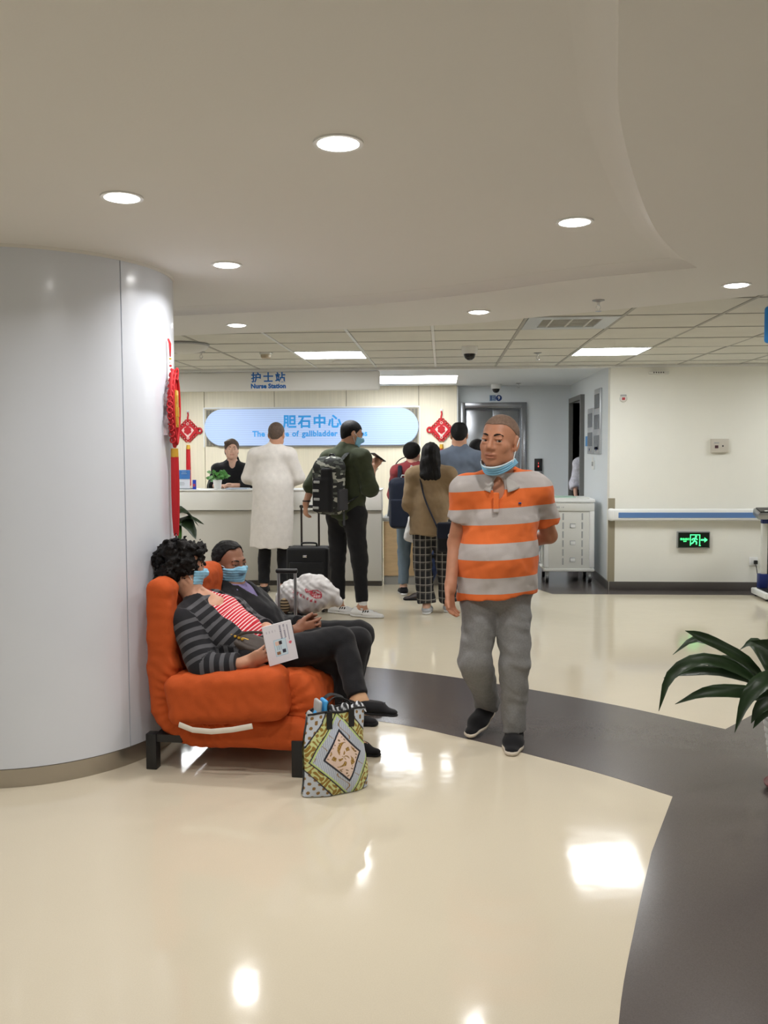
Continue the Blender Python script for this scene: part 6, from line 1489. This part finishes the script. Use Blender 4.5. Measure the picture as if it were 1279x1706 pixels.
for q in 'RL': n_.shoe(q, C_SHOEB, C_BLACK, .25, .044)
# 11. person in the side doorway
x_ = standing('person in pale patterned blouse standing in the side doorway', 1.93, 11.45, 1.60, (-.2, -1), (-.1, -1, 0), 'fair', build=.9)
x_.body(hand_ops(x_.J['wrL'], (0, -.1, -.99), (-.9, 0, 0), -1)+hand_ops(x_.J['wrR'], (0, -.1, -.99), (.9, 0, 0), 1), res=.010)
x_.h.extras(x_.root); x_.hair([(x_.h.E((0, -.02, .036), (.092, .106, .096)), 0.0), (x_.h.E((0, -.05, -.07), (.092, .065, .10)), .04), (x_.h.E((0, .12, -.04), (.076, .09, .098)), .012, '-')], HAIR, .008)
blo = mat('pale_blouse', srgb(214, 214, 226), .8, var=.22, scale=26)
x_.part('blouse', x_.torso(.026)+x_.arm('R', .026, end=1.35, r=(.052, .05, .048, .044), flat=True)+x_.arm('L', .026, end=1.35, r=(.052, .05, .048, .044), flat=True)+[(('c', x_.J['nck'], x_.J['nck']+V(0, -.03, .12), .058, .064), .008, '-')], .010, blo, drape(221, .007))
trousers(x_, C_BLACK, seed=223, res=.010)
for q in 'RL': x_.shoe(q, C_SHOEB, C_BLACK, .25, .044)
# ================================================================== LUGGAGE AND COUNTER THINGS
sc_m = cloth('suitcase_black', srgb(30, 31, 34), .6, bscale=500)
def suitcase(label, x, y, w, d, h, rz, handle, hm, hw, name='suitcase', part_m=sc_m, hy=.22):
    t = thing(name, label, 'suitcase', (x, y, 0), rz)
    box('shell', (0, 0, .045+h/2), (w, d, h), part_m, t, bev=.03, seg=4)
    box('front_pocket', (0, -d/2-.008, .045+h*.42), (w*.84, .03, h*.68), part_m, t, bev=.012)
    box('zip_band', (0, 0, .045+h/2), (w+.006, .02, h+.006), M['black'], t, bev=.008)
    box('logo_plate', (-w*.04, -d/2-.005+.0, .045+h*.86), (.038, .008, .022), M['chrome'], t, bev=.002)
    for s_ in (-1, 1):
        tube('handle_tube', [(s_*hw/2, d*hy, .04+h), (s_*hw/2, d*hy, handle-.012)], .0095, hm, t, 10)
        for sy in (-1, 1):
            cyl('wheel', (s_*(w/2-.05)-.011, sy*(d/2-.05), .025), (s_*(w/2-.05)+.011, sy*(d/2-.05), .025), .025, M['black'], t, seg=16)
            box('wheel_housing', (s_*(w/2-.05), sy*(d/2-.05), .045), (.05, .05, .03), M['black'], t, bev=.006)
    bm = bmesh.new(); bbox(bm, (0, d*hy, handle), (hw+.034, .032, .028), .011, 3); link('handle_grip', mesh_of(bm, 'handle_grip', True), M['black'], t)
    tube('carry_handle', catmull([(-.07, 0, .045+h), (-.06, 0, .075+h), (.06, 0, .075+h), (.07, 0, .045+h)], 5), .009, M['black'], t, 8)
    return t
suitcase('black suitcase with raised handle held by the olive-shirt man', -1.235, 7.98, .385, .24, .555, math.radians(-3), .968, mat('handle_bronze', srgb(62, 54, 52), .4, metal=.5), .165)
suitcase('small black suitcase with silver telescopic handle behind the orange sofa', -.955, 5.375, .34, .22, .385, math.radians(-2), .752, M['alu'], .105, hy=-.43)
# white printed carrier bag lying on the small suitcase
pb = thing('plastic_bag', 'stuffed white plastic bag with red print lying on small suitcase', 'plastic bag', (-.85, 5.40, .43)); pl = V(-.85, 5.40, .43)
def bag_print(P):
    c = np.array(srgb(206, 204, 204))+np.zeros((len(P), 3)); x = P[:, 0]+.855; z = P[:, 2]-.60; fr = P[:, 1] < 5.42
    a = .5; u = x*math.cos(a)-z*math.sin(a)*0+0; du = x*.90-z*.42; dv = x*.42+z*.90
    t1 = fr & (np.abs(dv-.030) < .012) & (du > -.01) & (du < .085) & (np.sin(du*330)*np.cos(dv*300+du*90) > -.25)
    t2 = fr & (np.abs(dv+.012) < .0085) & (du > -.085) & (du < .095) & (np.sin(du*260) > -.2) & (np.sin(du*700)*np.sin(dv*520) > -.5)
    t3 = fr & (np.abs(dv+.040) < .006) & (du > -.055) & (du < -.035)
    ring = fr & (np.abs(np.hypot((du-.065)/1.5, dv-.032)-.022) < .0035)
    c[t1 | t2 | t3 | ring] = srgb(186, 62, 78); return c
sdf_mesh('bag_body', [(('e', V(-.855, 5.42, .575), frame((0, 1, 0), (-.12, 0, 1)), (.185, .115, .118)), 0.0), (('c', V(-.82, 5.42, .62), V(-.66, 5.43, .545), .085, .030), .06), (('c', V(-.86, 5.42, .62), V(-.845, 5.42, .675), .07, .02), .05), (('c', V(-.96, 5.42, .57), V(-1.045, 5.40, .50), .085, .03), .05), (('e', V(-.985, 5.30, .525), I3, (.034, .06, .05)), .012, '-'), plane_cut((0, 0, .452), (0, 0, -1))],
         .006, color_attr_mat('bag_film', .4, bump=.25, bscale=30), pb, [(.016, 36, 231), (.010, 95, 232), (lambda P: .0022*np.sin((P[:, 0]*.8+P[:, 2]*.6)*150+4*np.sin(P[:, 2]*30)), 0, 0)], {'print': bag_print}, local=pl)
sdf_mesh('striped_contents', [(('e', V(-.985, 5.335, .525), I3, (.035, .03, .05)), 0.0)], .006, stripes('content_stripes', (srgb(60, 50, 40), srgb(160, 140, 110)), None, .018, .5, axis=2), pb, local=pl)
tube('tied_knot', [tuple(V(*q)-pl) for q in ((-1.03, 5.33, .50), (-1.045, 5.31, .482), (-1.03, 5.30, .470), (-1.015, 5.31, .482))], .011, mat('film_white', srgb(222, 222, 222), .45), pb, 8, True)
cbx = thing('cardboard_box', 'small tan cardboard box beside the small black suitcase', 'box', (-.68, 5.42, 0))
box('carton', (0, 0, .195), (.17, .24, .39), mat('cardboard', srgb(170, 146, 112), .8, var=.05, scale=10), cbx, bev=.003); box('tape', (0, 0, .391), (.05, .24, .002), mat('tape', srgb(196, 176, 140), .3), cbx)
# ---------------- on the counter
ZC0 = 1.065
st = thing('card_stand', 'blue and white information card in a clear stand on counter', 'card stand', (-2.86, 9.50, ZC0))
box('foot', (0, 0, .006), (.17, .08, .012), mat('clear_base', srgb(150, 158, 164), .2), st, bev=.003)
box('card', (0, 0, .112), (.128, .006, .205), mat('card_white', srgb(222, 226, 236), .4), st, rot=(math.radians(-8), 0, 0))
box('blue_header', (0, .003, .162), (.128, .008, .10), mat('card_blue', srgb(58, 118, 190), .4), st, rot=(math.radians(-8), 0, 0))
bm = bmesh.new()
for k in range(4): bbox(bm, (-.03+.002*k, -.012, .075-.014*k), (.06+.01*(k % 2), .003, .004))
link('print_lines', mesh_of(bm, 'print_lines'), M['greyp'], st)
bm = bmesh.new()
for k in range(2): bbox(bm, (0, -.0085, .19-.018*k), (.05+.012*k, .003, .006))
link('header_lines', mesh_of(bm, 'header_lines'), mat('pale_blue', srgb(150, 190, 230), .4), st)
bt = thing('blue_packet', 'small bright blue packet standing beside the card stand', 'packet', (-2.745, 9.49, ZC0))
box('packet', (0, 0, .052), (.036, .022, .104), mat('packet_blue', srgb(34, 66, 190), .35), bt, bev=.003); box('label_patch', (0, -.0115, .045), (.024, .003, .03), mat('packet_red', srgb(190, 70, 90), .4), bt)
br = thing('brochure_rack', 'clear rack of green and white leaflets at the counter end', 'leaflet rack', (-3.07, 9.52, ZC0))
for k, c in enumerate((srgb(226, 230, 224), srgb(110, 160, 80), srgb(222, 226, 220), srgb(90, 150, 120))): box('leaflet', (-.06+.04*k, .01*(k % 2), .075), (.034, .004, .14), mat('leaflet_paper', c, .5), br, rot=(math.radians(-12), .12, 0))
box('holder', (0, -.02, .022), (.19, .06, .044), mat('holder_clear', srgb(206, 216, 220), .2), br, bev=.004)
pt = thing('counter_plant', 'small leafy green plant in a white pot on the counter', 'potted plant', (-2.48, 9.47, ZC0))
lathe('pot', [(.036, 0), (.050, .10), (.052, .104), (.046, .104), (.042, .09), (0, .09)], M['white'], pt, 28)
rs = random.Random(5)
def heart_leaf(t, base, tip, w, m):
    a, b = Vector(base), Vector(tip); d = (b-a); L = d.length; d.normalize(); side = d.cross(Vector((rs.uniform(-.4, .4), -.8, .6))).normalized(); up = side.cross(d)
    bm = bmesh.new(); C = []; Lf = []; Rt = []
    for f, ww in ((0, .0), (.06, .55), (.22, .98), (.45, .95), (.72, .58), (.9, .22), (1, .0)):
        c = a+d*L*f+up*(-.12*L*f*f); C.append(bm.verts.new(c)); Lf.append(bm.verts.new(c-side*w*ww-d*(.10*L if f == .06 else 0)+up*.15*w*ww)); Rt.append(bm.verts.new(c+side*w*ww-d*(.10*L if f == .06 else 0)+up*.15*w*ww))
    for i in range(6): bm.faces.new((C[i], C[i+1], Lf[i+1], Lf[i])); bm.faces.new((C[i], Rt[i], Rt[i+1], C[i+1]))
    bmesh.ops.remove_doubles(bm, verts=bm.verts[:], dist=1e-5); bmesh.ops.solidify(bm, geom=bm.faces[:], thickness=.001)
    link('leaf', mesh_of(bm, 'leaf', True, 70), m, t)
leaf_b = mat('leaf_bright', srgb(66, 128, 52), .35, var=.3, scale=30); leaf_p = mat('leaf_pale', srgb(130, 176, 120), .35, var=.2, scale=30)
for k in range(26):
    a = rs.uniform(0, 6.28); r = rs.uniform(.02, .085); z = rs.uniform(.115, .205); q = Vector((r*1.25*math.cos(a), r*.8*math.sin(a), z)); 
    if k < 12: tube('stem', [(0, 0, .09), tuple(q*.6+Vector((0, 0, .05))), tuple(q)], .0018, leaf_b, pt, 5)
    heart_leaf(pt, q, q+Vector((math.cos(a)*.055, math.sin(a)*.04, rs.uniform(-.045, .012))), .023, leaf_p if k % 6 == 0 else leaf_b)
fo = thing('papers', 'flat stack of white papers on the counter beside the nurse hand', 'papers', (-2.26, 9.50, ZC0)); box('sheets', (0, 0, .006), (.24, .16, .012), mat('paper_blue', srgb(190, 200, 220), .5), fo)
tr_ = thing('blue_tray', 'clear tray with blue boxes on the counter beside white coat', 'tray', (-1.30, 9.56, ZC0))
bm = bmesh.new(); bbox(bm, (0, 0, .004), (.26, .17, .008)); 
for s_ in (-1, 1): bbox(bm, (s_*.127, 0, .045), (.006, .17, .09)); bbox(bm, (0, s_*.082, .045), (.26, .006, .09))
link('tray', mesh_of(bm, 'tray'), mat('tray_clear', srgb(214, 222, 236), .25), tr_)
for k, c in enumerate((srgb(96, 116, 200), srgb(150, 170, 225), srgb(110, 130, 205))): box('box', (-.075+.075*k, -.01, .055), (.066, .12, .09), mat('box_blue', c, .5), tr_, bev=.003)
box('lid', (0, 0, .125), (.25, .16, .05), mat('lid_clear', srgb(226, 230, 236), .3), tr_, bev=.015)
dp = thing('dried_plant', 'thin twiggy dried plant in a small vase on the counter', 'plant', (-.78, 9.56, ZC0))
lathe('vase', [(.022, 0), (.03, .04), (.018, .09), (.02, .1), (.014, .1), (0, .05)], M['greyp'], dp, 20)
twig = mat('twig', srgb(86, 82, 70), .8)
for k in range(9):
    a = rs.uniform(0, 6.28); l = rs.uniform(.12, .24); e = Vector((math.cos(a)*.09+.04, math.sin(a)*.03, .1+l)); bm = bmesh.new(); btube(bm, [(0, 0, .06), tuple(e*.5+Vector((0, 0, .06))), tuple(e)], .0016, 5)
    for j in range(6):
        f = .45+.09*j; q = Vector((0, 0, .06)).lerp(e, f)+Vector((0, 0, .04*(1-f))); btube(bm, [tuple(q), tuple(q+Vector((rs.uniform(-.03, .03), rs.uniform(-.01, .01), rs.uniform(-.005, .03))))], .0022, 5)
    link('twig', mesh_of(bm, 'twig', True), twig, dp)
# desk fan on the low desk
fa = thing('desk_fan', 'round desk fan with pale cover on the low timber desk', 'fan', (-.38, 9.82, .745))
lathe('foot', [(.10, 0), (.10, .014), (.03, .03), (.022, .04), (.0, .04)], M['white'], fa, 28); cyl('neck', (0, 0, .03), (0, .02, .42), .016, M['white'], fa, seg=14)
fc = Vector((0, -.03, .50)); fr_ = .165
for yy in (-.05, .05): tube('guard_ring', [(fr_*math.cos(a), fc.y+yy*.6, fc.z+fr_*math.sin(a)) for a in [2*math.pi*i/28 for i in range(28)]], .006, M['black'], fa, 6, True)
for k in range(16):
    a = 2*math.pi*k/16; tube('guard_wire', [(.03*math.cos(a), fc.y-.05, fc.z+.03*math.sin(a)), (fr_*.7*math.cos(a), fc.y-.055, fc.z+fr_*.7*math.sin(a)), (fr_*math.cos(a), fc.y-.03, fc.z+fr_*math.sin(a))], .002, M['offwhite'], fa, 5)
for k in range(3):
    a = 2*math.pi*k/3+.4; bm = bmesh.new(); vs = bbox(bm, (.07, 0, 0), (.11, .006, .08), .002); bmesh.ops.transform(bm, matrix=Matrix.Translation(fc) @ Matrix.Rotation(a, 4, 'Y') @ Matrix.Rotation(.4, 4, 'X'), verts=bm.verts[:]); link('blade', mesh_of(bm, 'blade', True), mat('fan_blade', srgb(206, 202, 190), .4), fa)
cyl('motor', (0, fc.y, fc.z), (0, fc.y+.10, fc.z), .055, M['white'], fa, .045); cyl('cap', (0, fc.y-.062, fc.z), (0, fc.y-.045, fc.z), .032, M['offwhite'], fa)
pf = thing('desk_papers', 'loose printed papers on the low timber desk', 'papers', (-.34, 9.63, .745))
for k in range(4): box('sheet', (-.02+.05*k, .01*k, .003+.0025*k), (.21, .15, .002), mat('sheet_paper', srgb(206+6*k, 212+4*k, 226), .5), pf, rot=(0, 0, .25*k-.3))
wf = thing('grey_file_holder', 'curved grey file holder standing on the low timber desk', 'file holder', (-.60, 9.76, .745))
box('back', (0, .05, .13), (.012, .16, .26), M['greyp'], wf, rot=(0, .12, 0)); box('base', (.03, .05, .006), (.09, .16, .012), M['greyp'], wf); box('files', (.035, .05, .115), (.05, .14, .21), mat('file_blue', srgb(150, 170, 220), .5), wf, rot=(0, .12, 0))
